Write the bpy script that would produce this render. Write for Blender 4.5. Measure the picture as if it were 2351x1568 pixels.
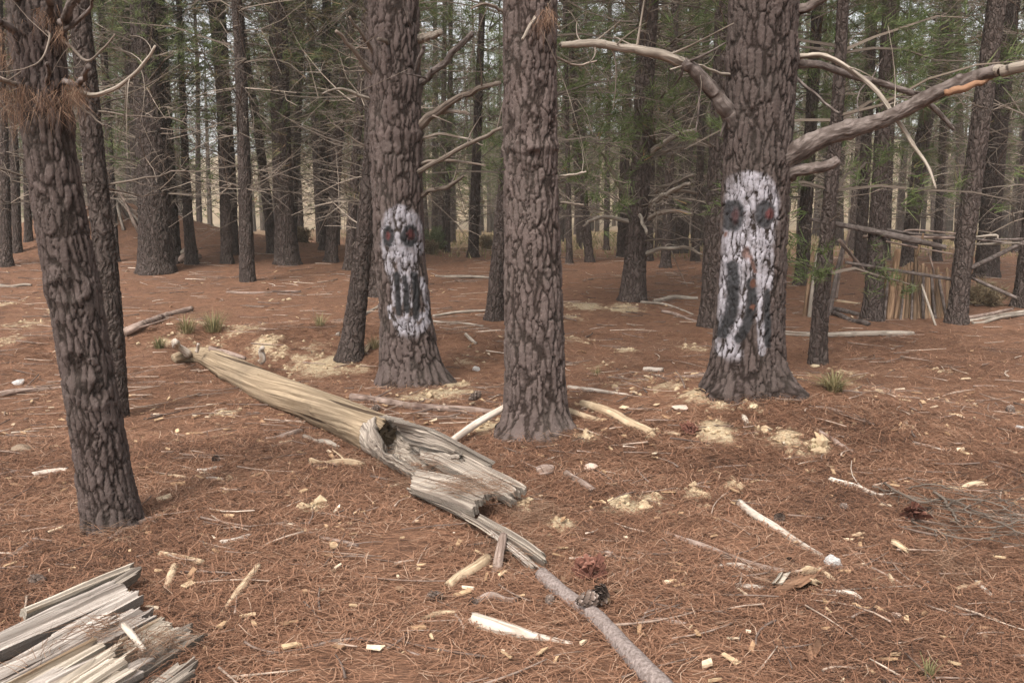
import bpy, math, random
import numpy as np

sc = bpy.context.scene
for o in list(bpy.data.objects):
    bpy.data.objects.remove(o)
C = sc.collection
R_ = math.radians

# ------------------------------------------------------------------ camera
CAM_H = 1.60
FV, CXV, CYV = 2050.0, 1175.5, 784.0          # focal length and centre, in 2351 x 1568 photo units
PITCH = math.atan(284.0 / FV)
cam_data = bpy.data.cameras.new('camera')
cam = bpy.data.objects.new('camera', cam_data)
C.objects.link(cam)
cam.location = (0, 0, CAM_H)
cam.rotation_euler = (math.pi / 2 - PITCH, 0, 0)
cam_data.sensor_width = 36.0
cam_data.lens = FV / 2351.0 * 36.0
cam_data.clip_start = 0.05
cam_data.clip_end = 2000
sc.camera = cam

# ------------------------------------------------------------------ sky, sun, exposure
SUN_EL, SUN_AZ = R_(52), R_(205)               # azimuth clockwise from +Y: light from behind the camera, a little to its left
world = bpy.data.worlds.new('World')
sc.world = world
world.use_nodes = True
wn, wl = world.node_tree.nodes, world.node_tree.links
wn.clear()
sky = wn.new('ShaderNodeTexSky')
sky.sky_type = 'NISHITA'
sky.sun_disc = False
sky.sun_elevation = SUN_EL
sky.sun_rotation = SUN_AZ
sky.air_density = 1.0
sky.dust_density = 4.0
hs = wn.new('ShaderNodeHueSaturation')          # an overcast sky: the blue is greyed out
hs.inputs['Saturation'].default_value = 0.12
bg = wn.new('ShaderNodeBackground')
bg.inputs['Strength'].default_value = 0.115
wo = wn.new('ShaderNodeOutputWorld')
wl.new(sky.outputs[0], hs.inputs['Color'])
wl.new(hs.outputs[0], bg.inputs['Color'])
wl.new(bg.outputs[0], wo.inputs['Surface'])
sun_d = bpy.data.lights.new('sun', 'SUN')
sun_d.energy = 1.5
sun_d.angle = R_(14)
sun_d.color = (1.0, 0.93, 0.84)
sun = bpy.data.objects.new('sun', sun_d)
C.objects.link(sun)
sun.location = (0, 0, 40)
sun.rotation_euler = (math.pi / 2 - SUN_EL, 0, math.pi - SUN_AZ)
vs = sc.view_settings
vs.view_transform = 'Standard'
vs.look = 'None'
vs.gamma = 1.0
vs.exposure = 1.4
vs.use_curve_mapping = False
sc.render.engine = 'CYCLES'
sc.cycles.use_denoising = True
sc.cycles.denoising_prefilter = 'NONE'
sc.cycles.max_bounces = 6
sc.cycles.diffuse_bounces = 4
sc.cycles.transparent_max_bounces = 4
sc.cycles.caustics_reflective = False
sc.cycles.caustics_refractive = False

# ------------------------------------------------------------------ numpy noise
def h3(i, j, k, s=0):
    a = (i.astype(np.int64) * 374761393 + j.astype(np.int64) * 668265263 + k.astype(np.int64) * 2147483647 + s * 1274126177) & 0xFFFFFFFF
    a = ((a ^ (a >> 13)) * 1274126177) & 0xFFFFFFFF
    a = ((a ^ (a >> 16)) * 2246822519) & 0xFFFFFFFF
    a = a ^ (a >> 15)
    return (a & 0xFFFFFF) / float(0x1000000)

def vnoise(P, s=0):
    P = np.asarray(P, float)
    I = np.floor(P).astype(np.int64)
    f = P - I
    f = f * f * (3 - 2 * f)
    r = 0
    for a in (0, 1):
        for b in (0, 1):
            for c in (0, 1):
                w = (f[:, 0] if a else 1 - f[:, 0]) * (f[:, 1] if b else 1 - f[:, 1]) * (f[:, 2] if c else 1 - f[:, 2])
                r = r + w * h3(I[:, 0] + a, I[:, 1] + b, I[:, 2] + c, s)
    return r * 2 - 1

def fbm(P, o=3, s=0):
    P = np.asarray(P, float)
    r, a, t = 0, 1.0, 0.0
    for i in range(o):
        r = r + a * vnoise(P * (2.03 ** i) + 17.3 * i, s + i)
        t += a
        a *= 0.5
    return r / t

def voro(P, s=0):
    P = np.asarray(P, float)
    I = np.floor(P).astype(np.int64)
    n = len(P)
    F1 = np.full(n, 9.0); F2 = np.full(n, 9.0); ID = np.zeros(n)
    for a in (-1, 0, 1):
        for b in (-1, 0, 1):
            for c in (-1, 0, 1):
                i, j, k = I[:, 0] + a, I[:, 1] + b, I[:, 2] + c
                d = (i + h3(i, j, k, s) - P[:, 0]) ** 2 + (j + h3(i, j, k, s + 1) - P[:, 1]) ** 2 + (k + h3(i, j, k, s + 2) - P[:, 2]) ** 2
                m = d < F1
                F2 = np.where(m, F1, np.minimum(F2, d))
                ID = np.where(m, h3(i, j, k, s + 3), ID)
                F1 = np.where(m, d, F1)
    return np.sqrt(F1), np.sqrt(F2), ID

def sst(a, b, x):
    t = np.clip((x - a) / (b - a), 0, 1)
    return t * t * (3 - 2 * t)

# ------------------------------------------------------------------ the lie of the land
def gz(x, y):
    x = np.atleast_1d(np.asarray(x, float)); y = np.atleast_1d(np.asarray(y, float))
    x, y = np.broadcast_arrays(x, y)
    z = 0.42 * sst(9, 20, y)
    z = z + 0.62 * np.exp(-((y - 25.5) / 4.5) ** 2) * sst(-1.0, -8.0, x)
    z = z + 0.95 * np.exp(-(((x + 11.2) / 2.6) ** 2 + ((y - 25.5) / 3.0) ** 2))
    z = z + 0.36 * np.exp(-(((x - 1.95) / 1.5) ** 2 + ((y - 6.8) / 1.25) ** 2))
    z = z - 0.16 * np.exp(-(((x + 2.6) / 1.9) ** 2 + ((y - 9.6) / 1.0) ** 2))
    z = z + 0.14 * np.exp(-(((x + 3.2) / 2.4) ** 2 + ((y - 11.4) / 1.0) ** 2))
    P = np.stack([x.ravel(), y.ravel(), np.zeros(x.size)], 1)
    near = sst(60, 30, y)
    z = z + np.exp(-(((x + 4.6) / 2.6) ** 2 + ((y - 10.6) / 1.6) ** 2)) * fbm(P * 1.4 + 7, 3, 15).reshape(x.shape) * 0.22
    z = z + (fbm(P * 0.55, 2, 5).reshape(x.shape) * 0.06 + fbm(P * 1.9 + 40, 2, 9).reshape(x.shape) * 0.022) * near
    return z

def ray(u, v):
    a, b = (u - CXV) / FV, -(v - CYV) / FV
    return np.array([a, math.cos(PITCH) + b * math.sin(PITCH), -math.sin(PITCH) + b * math.cos(PITCH)])

_T = np.concatenate([np.arange(1.5, 14, 0.01), np.arange(14, 110, 0.06)])
def gp(u, v, h=0.0):
    """the point of the ground (raised by h) that shows at photo position u, v"""
    d = ray(u, v)
    P = d[None] * _T[:, None]
    P[:, 2] += CAM_H
    below = P[:, 2] < gz(P[:, 0], P[:, 1]) + h
    i = int(np.argmax(below)) if below.any() else len(_T) - 1
    return P[i]

def pd(u, v, Y):
    """the point at distance Y along the view axis's ground direction"""
    d = ray(u, v)
    p = d * (Y / d[1])
    p[2] += CAM_H
    return p

def fdist(p):
    return p[1] * math.cos(PITCH) - (p[2] - CAM_H) * math.sin(PITCH)

# ------------------------------------------------------------------ mesh building
class Geo:
    def __init__(self):
        self.V, self.Q, self.T, self.A, self.n = [], [], [], {}, 0
    def add(self, V, Q=None, T=None, **attrs):
        V = np.asarray(V, float).reshape(-1, 3)
        if Q is not None and len(Q): self.Q.append(np.asarray(Q, np.int64) + self.n)
        if T is not None and len(T): self.T.append(np.asarray(T, np.int64) + self.n)
        self.V.append(V); m = len(V)
        for k, a in attrs.items():
            a = np.asarray(a, float)
            if a.ndim == 0: a = np.full(m, float(a))
            self.A.setdefault(k, []).append((self.n, a))
        self.n += m
        return self
    def verts(self):
        return np.concatenate(self.V) if self.V else np.zeros((0, 3))
    def mesh(self, name, mat, smooth=True, off=None, flip=False):
        V = self.verts()
        if off is not None: V = V - np.asarray(off)[None]
        me = bpy.data.meshes.new(name)
        Q = np.concatenate(self.Q) if self.Q else np.zeros((0, 4), np.int64)
        T = np.concatenate(self.T) if self.T else np.zeros((0, 3), np.int64)
        if flip: Q, T = Q[:, ::-1], T[:, ::-1]
        me.vertices.add(len(V)); me.vertices.foreach_set('co', V.astype(np.float32).ravel())
        L = np.concatenate([Q.ravel(), T.ravel()]).astype(np.int32)
        me.loops.add(len(L)); me.loops.foreach_set('vertex_index', L)
        st = np.concatenate([np.arange(len(Q)) * 4, len(Q) * 4 + np.arange(len(T)) * 3]).astype(np.int32)
        me.polygons.add(len(st)); me.polygons.foreach_set('loop_start', st)
        me.polygons.foreach_set('use_smooth', np.full(len(st), bool(smooth)))
        for k, parts in self.A.items():
            d = parts[0][1].shape[1] if parts[0][1].ndim > 1 else 1
            full = np.zeros((len(V), d), np.float32)
            for s, a in parts: full[s:s + len(a)] = a.reshape(len(a), d)
            if d == 1:
                at = me.attributes.new(k, 'FLOAT', 'POINT'); at.data.foreach_set('value', full.ravel())
            elif d == 2:
                f3 = np.zeros((len(V), 3), np.float32); f3[:, :2] = full
                at = me.attributes.new(k, 'FLOAT_VECTOR', 'POINT'); at.data.foreach_set('vector', f3.ravel())
            else:
                at = me.attributes.new(k, 'FLOAT_COLOR', 'POINT'); at.data.foreach_set('color', full.ravel())
        me.update(calc_edges=True)
        me.validate()
        if mat is not None:
            for m in (mat if isinstance(mat, (list, tuple)) else [mat]): me.materials.append(m)
        return me

def tag(o, label=None, cat=None, group=None, kind=None):
    if label: o['label'] = label
    if cat: o['category'] = cat
    if group: o['group'] = group
    if kind: o['kind'] = kind
    return o

def obj(name, me, parent=None, loc=(0, 0, 0), rot=(0, 0, 0), scale=(1, 1, 1)):
    o = bpy.data.objects.new(name, me)
    C.objects.link(o)
    o.parent = parent
    o.location = loc; o.rotation_euler = rot; o.scale = scale
    return o

def root(name, loc, label, cat, group=None):
    return tag(obj(name, None, None, tuple(loc)), label, cat, group)

def crom(P, n):
    """n points along a smooth curve through P"""
    P = np.asarray(P, float)
    if len(P) == 2:
        t = np.linspace(0, 1, n)[:, None]
        return P[0] * (1 - t) + P[1] * t
    E = np.vstack([2 * P[0] - P[1], P, 2 * P[-1] - P[-2]])
    m = len(P) - 1
    t = np.linspace(0, m, n)
    i = np.minimum(t.astype(int), m - 1)
    f = (t - i)[:, None]
    a, b, c, d = E[i], E[i + 1], E[i + 2], E[i + 3]
    return 0.5 * (2 * b + (c - a) * f + (2 * a - 5 * b + 4 * c - d) * f ** 2 + (3 * b - a - 3 * c + d) * f ** 3)

def frames(P):
    T = np.gradient(P, axis=0)
    T /= np.linalg.norm(T, axis=1)[:, None] + 1e-12
    ref = np.array([0, 0, 1.0]) if abs(T[0, 2]) < 0.8 else np.array([1.0, 0, 0])
    N = np.zeros_like(P)
    n = ref - T[0] * (ref @ T[0])
    for i in range(len(P)):
        n = n - T[i] * (n @ T[i])
        n /= np.linalg.norm(n) + 1e-12
        N[i] = n
    return T, N, np.cross(T, N)

def tube(G, P, r, seg=8, noise=0.0, nscale=8.0, seed=0, cap=True, rnd=None, chips=0.0, **kw):
    """a bent, tapering, slightly lumpy stick"""
    P = np.asarray(P, float); n = len(P)
    r = np.broadcast_to(np.asarray(r, float), (n,)).copy()
    T, N, B = frames(P)
    th = np.arange(seg) / seg * 2 * np.pi
    dirs = N[:, None] * np.cos(th)[None, :, None] + B[:, None] * np.sin(th)[None, :, None]
    rr = np.repeat(r[:, None], seg, 1)
    V = P[:, None] + dirs * rr[..., None]
    if noise > 0:
        nz = fbm(V.reshape(-1, 3) * nscale + seed * 7.1, 3, seed).reshape(n, seg)
        V = P[:, None] + dirs * (rr * (1 + noise * nz))[..., None]
    if chips > 0:                                  # broken, splintered ends
        rg = np.random.RandomState(seed + 5)
        V[0] -= T[0][None] * (rg.rand(seg) ** 2 * chips)[:, None]
        V[-1] += T[-1][None] * (rg.rand(seg) ** 2 * chips)[:, None]
    s = np.concatenate([[0], np.cumsum(np.linalg.norm(np.diff(P, axis=0), axis=1))])
    grain = np.stack([np.repeat(s[:, None], seg, 1), np.cos(th)[None] * rr * 1.0], 2).reshape(-1, 2)
    grain[:, 1] += (np.sin(th)[None] * rr * 1.7).ravel() + seed * 0.37
    i = np.arange(n - 1)[:, None] * seg
    j = np.arange(seg)[None]
    j2 = (j + 1) % seg
    Q = np.stack([i + j, i + j2, i + seg + j2, i + seg + j], 2).reshape(-1, 4)
    V = V.reshape(-1, 3)
    Tt = []
    if cap:
        V = np.vstack([V, P[:1], P[-1:]])
        grain = np.vstack([grain, grain[:1], grain[-1:]])
        a, b = n * seg, n * seg + 1
        k = np.arange(seg); k2 = (k + 1) % seg
        Tt = np.vstack([np.stack([np.full(seg, a), k2, k], 1), np.stack([np.full(seg, b), (n - 1) * seg + k, (n - 1) * seg + k2], 1)])
    G.add(V, Q, Tt, grain=grain, rnd=(0.5 if rnd is None else rnd), **kw)
    return G

# ------------------------------------------------------------------ materials
def newmat(name):
    m = bpy.data.materials.new(name)
    m.use_nodes = True
    nt = m.node_tree
    nt.nodes.clear()
    out = nt.nodes.new('ShaderNodeOutputMaterial')
    b = nt.nodes.new('ShaderNodeBsdfPrincipled')
    b.inputs['Roughness'].default_value = 0.9
    b.inputs['Specular IOR Level'].default_value = 0.15
    nt.links.new(b.outputs[0], out.inputs[0])
    return m, nt, b

def ramp(nt, fac, stops, interp='LINEAR'):
    r = nt.nodes.new('ShaderNodeValToRGB')
    r.color_ramp.interpolation = interp
    e = r.color_ramp.elements
    while len(e) < len(stops): e.new(0.5)
    for i, (p, c) in enumerate(stops):
        e[i].position = p
        e[i].color = (c[0], c[1], c[2], 1) if hasattr(c, '__len__') else (c, c, c, 1)
    nt.links.new(fac, r.inputs[0])
    return r.outputs[0]

def mix(nt, fac, a, b, mode='MIX'):
    m = nt.nodes.new('ShaderNodeMix')
    m.data_type = 'RGBA'; m.blend_type = mode
    for sock, val in ((m.inputs[0], fac), (m.inputs[6], a), (m.inputs[7], b)):
        if hasattr(val, 'links'): nt.links.new(val, sock)
        elif hasattr(val, '__len__'): sock.default_value = (val[0], val[1], val[2], 1)
        else: sock.default_value = val
    return m.outputs[2]

def mth(nt, op, a, b=0.0, clamp=False):
    m = nt.nodes.new('ShaderNodeMath'); m.operation = op; m.use_clamp = clamp
    for s, v in ((m.inputs[0], a), (m.inputs[1], b)):
        if hasattr(v, 'links'): nt.links.new(v, s)
        else: s.default_value = v
    return m.outputs[0]

def noise(nt, vec, scale, detail=4, rough=0.6, dist=0.0):
    n = nt.nodes.new('ShaderNodeTexNoise')
    n.inputs['Scale'].default_value = scale; n.inputs['Detail'].default_value = detail
    n.inputs['Roughness'].default_value = rough; n.inputs['Distortion'].default_value = dist
    if vec is not None: nt.links.new(vec, n.inputs['Vector'])
    return n.outputs['Fac']

def vmap(nt, vec, scale=(1, 1, 1), rot=(0, 0, 0)):
    m = nt.nodes.new('ShaderNodeMapping')
    m.inputs['Scale'].default_value = scale; m.inputs['Rotation'].default_value = rot
    nt.links.new(vec, m.inputs['Vector'])
    return m.outputs[0]

def attr(nt, name):
    a = nt.nodes.new('ShaderNodeAttribute'); a.attribute_name = name
    return a

def bump(nt, b, h, strength=0.5, dist=0.01):
    n = nt.nodes.new('ShaderNodeBump')
    n.inputs['Strength'].default_value = strength; n.inputs['Distance'].default_value = dist
    nt.links.new(h, n.inputs['Height'])
    nt.links.new(n.outputs[0], b.inputs['Normal'])

def bark_material(name, plate_a, plate_b, furrow, far=False, painted=False):
    m, nt, b = newmat(name)
    tc = nt.nodes.new('ShaderNodeTexCoord').outputs['Object']
    oi = nt.nodes.new('ShaderNodeObjectInfo').outputs['Random']
    cr, ce = attr(nt, 'crack').outputs['Fac'], attr(nt, 'cell').outputs['Fac']
    n1 = noise(nt, vmap(nt, tc, (1, 1, 0.6)), 48, 6, 0.72)
    n2 = noise(nt, tc, 3.0, 3)
    f = mth(nt, 'ADD', mth(nt, 'MULTIPLY', ce, 0.45), mth(nt, 'MULTIPLY', n1, 0.6))
    col = mix(nt, f, plate_a, plate_b)
    col = mix(nt, mth(nt, 'MULTIPLY', ramp(nt, n1, [(0.58, 0), (0.70, 1)]), 0.6), col, tuple(min(1, c * 1.5 + 0.02) for c in plate_b))   # pale flakes
    col = mix(nt, ramp(nt, cr, [(0.05, 1), (0.7, 0)]), col, furrow)       # furrows much darker and slightly redder than the plates
    col = mix(nt, mth(nt, 'MULTIPLY', ramp(nt, n2, [(0.45, 0), (0.75, 1)]), 0.25), col, (0.10, 0.088, 0.075))   # lichen-grey patches
    v = mth(nt, 'ADD', mth(nt, 'MULTIPLY', oi, 0.45), 0.8)
    hsv = nt.nodes.new('ShaderNodeHueSaturation')
    nt.links.new(col, hsv.inputs['Color']); nt.links.new(v, hsv.inputs['Value'])
    col = hsv.outputs[0]
    if painted:
        pa = attr(nt, 'paint')
        bw = nt.nodes.new('ShaderNodeRGBToBW'); nt.links.new(pa.outputs['Color'], bw.inputs[0])
        dark = mth(nt, 'SUBTRACT', 0.97, mth(nt, 'MULTIPLY', bw.outputs[0], 3.5), True)      # the dark paint was laid on thick enough to fill the furrows
        k = mth(nt, 'MULTIPLY', pa.outputs['Alpha'], mth(nt, 'MAXIMUM', dark, ramp(nt, mth(nt, 'ADD', mth(nt, 'MULTIPLY', cr, 0.75), mth(nt, 'MULTIPLY', n1, 0.5)), [(0.28, 0.0), (0.54, 1)])))
        col = mix(nt, k, col, pa.outputs['Color'])
    if far:
        vo = nt.nodes.new('ShaderNodeTexVoronoi'); vo.feature = 'DISTANCE_TO_EDGE'
        vo.inputs['Scale'].default_value = 17
        dv = nt.nodes.new('ShaderNodeVectorMath'); dv.operation = 'ADD'
        nn_ = nt.nodes.new('ShaderNodeTexNoise'); nn_.inputs['Scale'].default_value = 9; nt.links.new(tc, nn_.inputs['Vector'])
        sv_ = nt.nodes.new('ShaderNodeVectorMath'); sv_.operation = 'SCALE'; sv_.inputs['Scale'].default_value = 0.12; nt.links.new(nn_.outputs['Color'], sv_.inputs[0])
        nt.links.new(tc, dv.inputs[0]); nt.links.new(sv_.outputs[0], dv.inputs[1])
        nt.links.new(vmap(nt, dv.outputs[0], (1, 1, 0.25)), vo.inputs['Vector'])
        h = mth(nt, 'ADD', mth(nt, 'MULTIPLY', ramp(nt, vo.outputs['Distance'], [(0, 0), (0.25, 1)]), 0.8), mth(nt, 'MULTIPLY', n1, 0.6))
        col = mix(nt, mth(nt, 'MULTIPLY', ramp(nt, vo.outputs['Distance'], [(0.0, 1), (0.11, 0)]), 0.7), col, furrow)
        nt.links.new(col, b.inputs['Base Color'])
        bump(nt, b, h, 1.0, 0.035)
    else:
        nt.links.new(col, b.inputs['Base Color'])
        n3 = noise(nt, vmap(nt, tc, (1, 1, 0.8)), 95, 3, 0.7)
        bump(nt, b, mth(nt, 'ADD', n1, mth(nt, 'MULTIPLY', n3, 0.6)), 0.9, 0.014)
    return m

def wood_material(name, a, bcol, dark, gs=(2.5, 70.0), crackpos=(0.30, 0.42), bstr=0.6, var=0.3):
    m, nt, b = newmat(name)
    g = attr(nt, 'grain').outputs['Vector']
    tc = nt.nodes.new('ShaderNodeTexCoord').outputs['Object']
    oi = nt.nodes.new('ShaderNodeObjectInfo').outputs['Random']
    fine = noise(nt, vmap(nt, g, (gs[0], gs[1], 1)), 1.0, 5, 0.6, 0.3)
    broad = noise(nt, tc, 5.0, 3)
    crack = noise(nt, vmap(nt, g, (gs[0] * 0.5, gs[1] * 0.35, 1)), 1.0, 2, 0.5, 0.4)
    col = mix(nt, ramp(nt, fine, [(0.40, 0), (0.60, 1)]), tuple(0.72 * x for x in a), bcol)
    col = mix(nt, mth(nt, 'MULTIPLY', ramp(nt, broad, [(0.42, 0), (0.68, 1)]), 0.55), col, tuple(0.55 * x + 0.45 * y for x, y in zip(bcol, dark)))
    k = ramp(nt, crack, [(crackpos[0], 1), (crackpos[1], 0)])
    col = mix(nt, k, col, dark)
    v = mth(nt, 'ADD', mth(nt, 'MULTIPLY', oi, var), 1 - var * 0.5)
    hsv = nt.nodes.new('ShaderNodeHueSaturation')
    nt.links.new(col, hsv.inputs['Color']); nt.links.new(v, hsv.inputs['Value'])
    nt.links.new(hsv.outputs[0], b.inputs['Base Color'])
    h = mth(nt, 'SUBTRACT', fine, mth(nt, 'MULTIPLY', k, 0.8))
    bump(nt, b, h, bstr, 0.012)
    return m

def rnd_material(name, stops, trans=0.0, nscale=0):
    m, nt, b = newmat(name)
    f = attr(nt, 'rnd').outputs['Fac']
    col = ramp(nt, f, stops)
    if nscale:
        tc = nt.nodes.new('ShaderNodeTexCoord').outputs['Object']
        nn = noise(nt, tc, nscale, 4)
        col = mix(nt, 1.0, col, ramp(nt, nn, [(0.25, 0.55), (0.75, 1.35)]), 'MULTIPLY')
    nt.links.new(col, b.inputs['Base Color'])
    if trans:
        t = nt.nodes.new('ShaderNodeBsdfTranslucent')
        nt.links.new(col, t.inputs['Color'])
        ms = nt.nodes.new('ShaderNodeMixShader'); ms.inputs[0].default_value = trans
        out = [n for n in nt.nodes if n.type == 'OUTPUT_MATERIAL'][0]
        nt.links.new(b.outputs[0], ms.inputs[1]); nt.links.new(t.outputs[0], ms.inputs[2])
        nt.links.new(ms.outputs[0], out.inputs[0])
    return m

M = {}
M['bark'] = bark_material('pine_bark', (0.056, 0.040, 0.035), (0.135, 0.102, 0.092), (0.024, 0.016, 0.013))
M['bark_painted'] = bark_material('painted_pine_bark', (0.056, 0.040, 0.035), (0.135, 0.102, 0.092), (0.024, 0.016, 0.013), painted=True)
M['bark_far'] = bark_material('pine_bark_distant', (0.054, 0.039, 0.034), (0.120, 0.091, 0.080), (0.028, 0.020, 0.016), far=True)
M['deadwood'] = wood_material('dead_branch_wood', (0.13, 0.098, 0.077), (0.245, 0.198, 0.162), (0.07, 0.05, 0.04), (2, 60), (0.25, 0.4), 0.4, 0.6)
M['limb'] = wood_material('branch_bark', (0.11, 0.085, 0.073), (0.19, 0.155, 0.14), (0.055, 0.04, 0.034), (14, 30), (0.3, 0.5), 1.0, 0.25)
M['pale_limb'] = wood_material('weathered_branch', (0.22, 0.18, 0.145), (0.38, 0.325, 0.27), (0.12, 0.09, 0.07), (3, 50), (0.33, 0.45), 0.6, 0.25)
M['log'] = wood_material('stripped_log_wood', (0.25, 0.182, 0.118), (0.375, 0.287, 0.194), (0.075, 0.05, 0.033), (0.8, 34), (0.335, 0.375), 0.9, 0.05)
M['torn'] = wood_material('weathered_torn_wood', (0.22, 0.18, 0.15), (0.42, 0.36, 0.30), (0.10, 0.075, 0.06), (1.6, 85), (0.30, 0.42), 0.9, 0.15)
M['silver'] = wood_material('silver_grey_torn_wood', (0.32, 0.27, 0.235), (0.54, 0.475, 0.42), (0.15, 0.11, 0.09), (1.6, 75), (0.30, 0.42), 0.9, 0.2)
M['cream_wood'] = wood_material('fresh_cream_wood', (0.44, 0.37, 0.295), (0.62, 0.545, 0.455), (0.22, 0.155, 0.10), (2, 70), (0.32, 0.42), 0.8, 0.1)
M['tan_wood'] = wood_material('tan_stick_wood', (0.38, 0.27, 0.17), (0.56, 0.43, 0.29), (0.15, 0.09, 0.06), (3, 60), (0.28, 0.4), 0.6, 0.3)
M['pale_wood'] = wood_material('bleached_stick_wood', (0.38, 0.315, 0.26), (0.55, 0.475, 0.405), (0.2, 0.14, 0.1), (3, 60), (0.28, 0.4), 0.6, 0.3)
M['brown_wood'] = wood_material('brown_stick_wood', (0.20, 0.14, 0.11), (0.33, 0.25, 0.21), (0.08, 0.05, 0.04), (6, 45), (0.3, 0.45), 0.8, 0.3)
M['red_wood'] = wood_material('rusty_peeled_log_wood', (0.185, 0.112, 0.068), (0.285, 0.185, 0.115), (0.10, 0.06, 0.04), (3, 50), (0.28, 0.4), 0.7, 0.5)
M['orange_wood'] = wood_material('orange_inner_bark', (0.17, 0.095, 0.06), (0.25, 0.145, 0.09), (0.2, 0.08, 0.04), (4, 40), (0.25, 0.35), 0.5, 0.1)
M['shelter'] = wood_material('dark_brown_shelter_wood', (0.145, 0.092, 0.058), (0.265, 0.178, 0.115), (0.04, 0.025, 0.018), (3, 50), (0.3, 0.42), 0.8, 0.7)
M['needle'] = rnd_material('dry_pine_needles', [(0.0, (0.06, 0.037, 0.028)), (0.25, (0.175, 0.089, 0.056)), (0.55, (0.290, 0.153, 0.095)), (0.8, (0.365, 0.215, 0.140)), (1.0, (0.44, 0.31, 0.225))], 0.15)
M['chip'] = rnd_material('wood_chips', [(0.0, (0.16, 0.10, 0.07)), (0.35, (0.34, 0.21, 0.12)), (0.75, (0.50, 0.36, 0.22)), (1.0, (0.64, 0.54, 0.42))], 0, 40)
M['twig'] = rnd_material('dead_twigs', [(0.0, (0.09, 0.065, 0.055)), (0.4, (0.22, 0.16, 0.13)), (0.75, (0.36, 0.27, 0.21)), (1.0, (0.58, 0.48, 0.39))], 0, 30)
M['green'] = rnd_material('live_pine_needles', [(0.0, (0.06, 0.08, 0.032)), (0.45, (0.11, 0.145, 0.056)), (0.85, (0.18, 0.205, 0.09)), (0.93, (0.24, 0.15, 0.07)), (1.0, (0.30, 0.15, 0.07))], 0.35)
M['far_twig'] = rnd_material('distant_dead_branches', [(0.0, (0.065, 0.05, 0.04)), (0.5, (0.135, 0.105, 0.083)), (1.0, (0.26, 0.21, 0.17))], 0)
M['rust'] = rnd_material('hanging_dead_needles', [(0.0, (0.085, 0.052, 0.038)), (0.5, (0.18, 0.105, 0.07)), (1.0, (0.31, 0.205, 0.14))], 0.2)
M['olive'] = rnd_material('fading_pine_needles', [(0.0, (0.06, 0.065, 0.032)), (0.5, (0.12, 0.118, 0.058)), (0.8, (0.17, 0.14, 0.078)), (1.0, (0.23, 0.15, 0.085))], 0.3)
M['grass'] = rnd_material('grass_blades', [(0.0, (0.10, 0.105, 0.045)), (0.5, (0.22, 0.19, 0.095)), (1.0, (0.44, 0.35, 0.21))], 0.25)
M['shrub'] = rnd_material('shrub_leaves', [(0.0, (0.09, 0.11, 0.06)), (0.6, (0.20, 0.23, 0.12)), (1.0, (0.33, 0.34, 0.2))], 0.25)
M['dry_shrub'] = rnd_material('dry_shrub_twigs', [(0.0, (0.10, 0.07, 0.045)), (0.6, (0.22, 0.16, 0.10)), (1.0, (0.33, 0.27, 0.17))], 0.2)
M['cone'] = rnd_material('pine_cone_scales', [(0.0, (0.05, 0.036, 0.03)), (0.6, (0.15, 0.11, 0.09)), (1.0, (0.42, 0.36, 0.32))], 0, 60)
M['red_cone'] = rnd_material('red_brown_cone_scales', [(0.0, (0.07, 0.03, 0.022)), (0.6, (0.16, 0.07, 0.05)), (1.0, (0.27, 0.15, 0.11))], 0, 60)

def rock_material(name, a, b2, scale=18):
    m, nt, b = newmat(name)
    tc = nt.nodes.new('ShaderNodeTexCoord').outputs['Object']
    n1 = noise(nt, tc, scale, 6, 0.65)
    nt.links.new(mix(nt, ramp(nt, n1, [(0.35, 0), (0.65, 1)]), a, b2), b.inputs['Base Color'])
    bump(nt, b, n1, 0.7, 0.01)
    return m
M['rough_pole'] = rock_material('rough_pole_bark', (0.13, 0.10, 0.088), (0.30, 0.245, 0.225), 75)
M['white_rock'] = rock_material('white_quartz', (0.27, 0.25, 0.24), (0.54, 0.515, 0.49), 7)
M['cream_rock'] = rock_material('cream_stone', (0.42, 0.32, 0.20), (0.66, 0.54, 0.37))
M['brown_rock'] = rock_material('brown_stone', (0.16, 0.11, 0.08), (0.28, 0.21, 0.15))
M['pink_rock'] = rock_material('pinkish_stone', (0.45, 0.33, 0.26), (0.62, 0.50, 0.42))
M['clod'] = rock_material('sandy_soil_clod', (0.28, 0.20, 0.125), (0.44, 0.345, 0.225))

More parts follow.
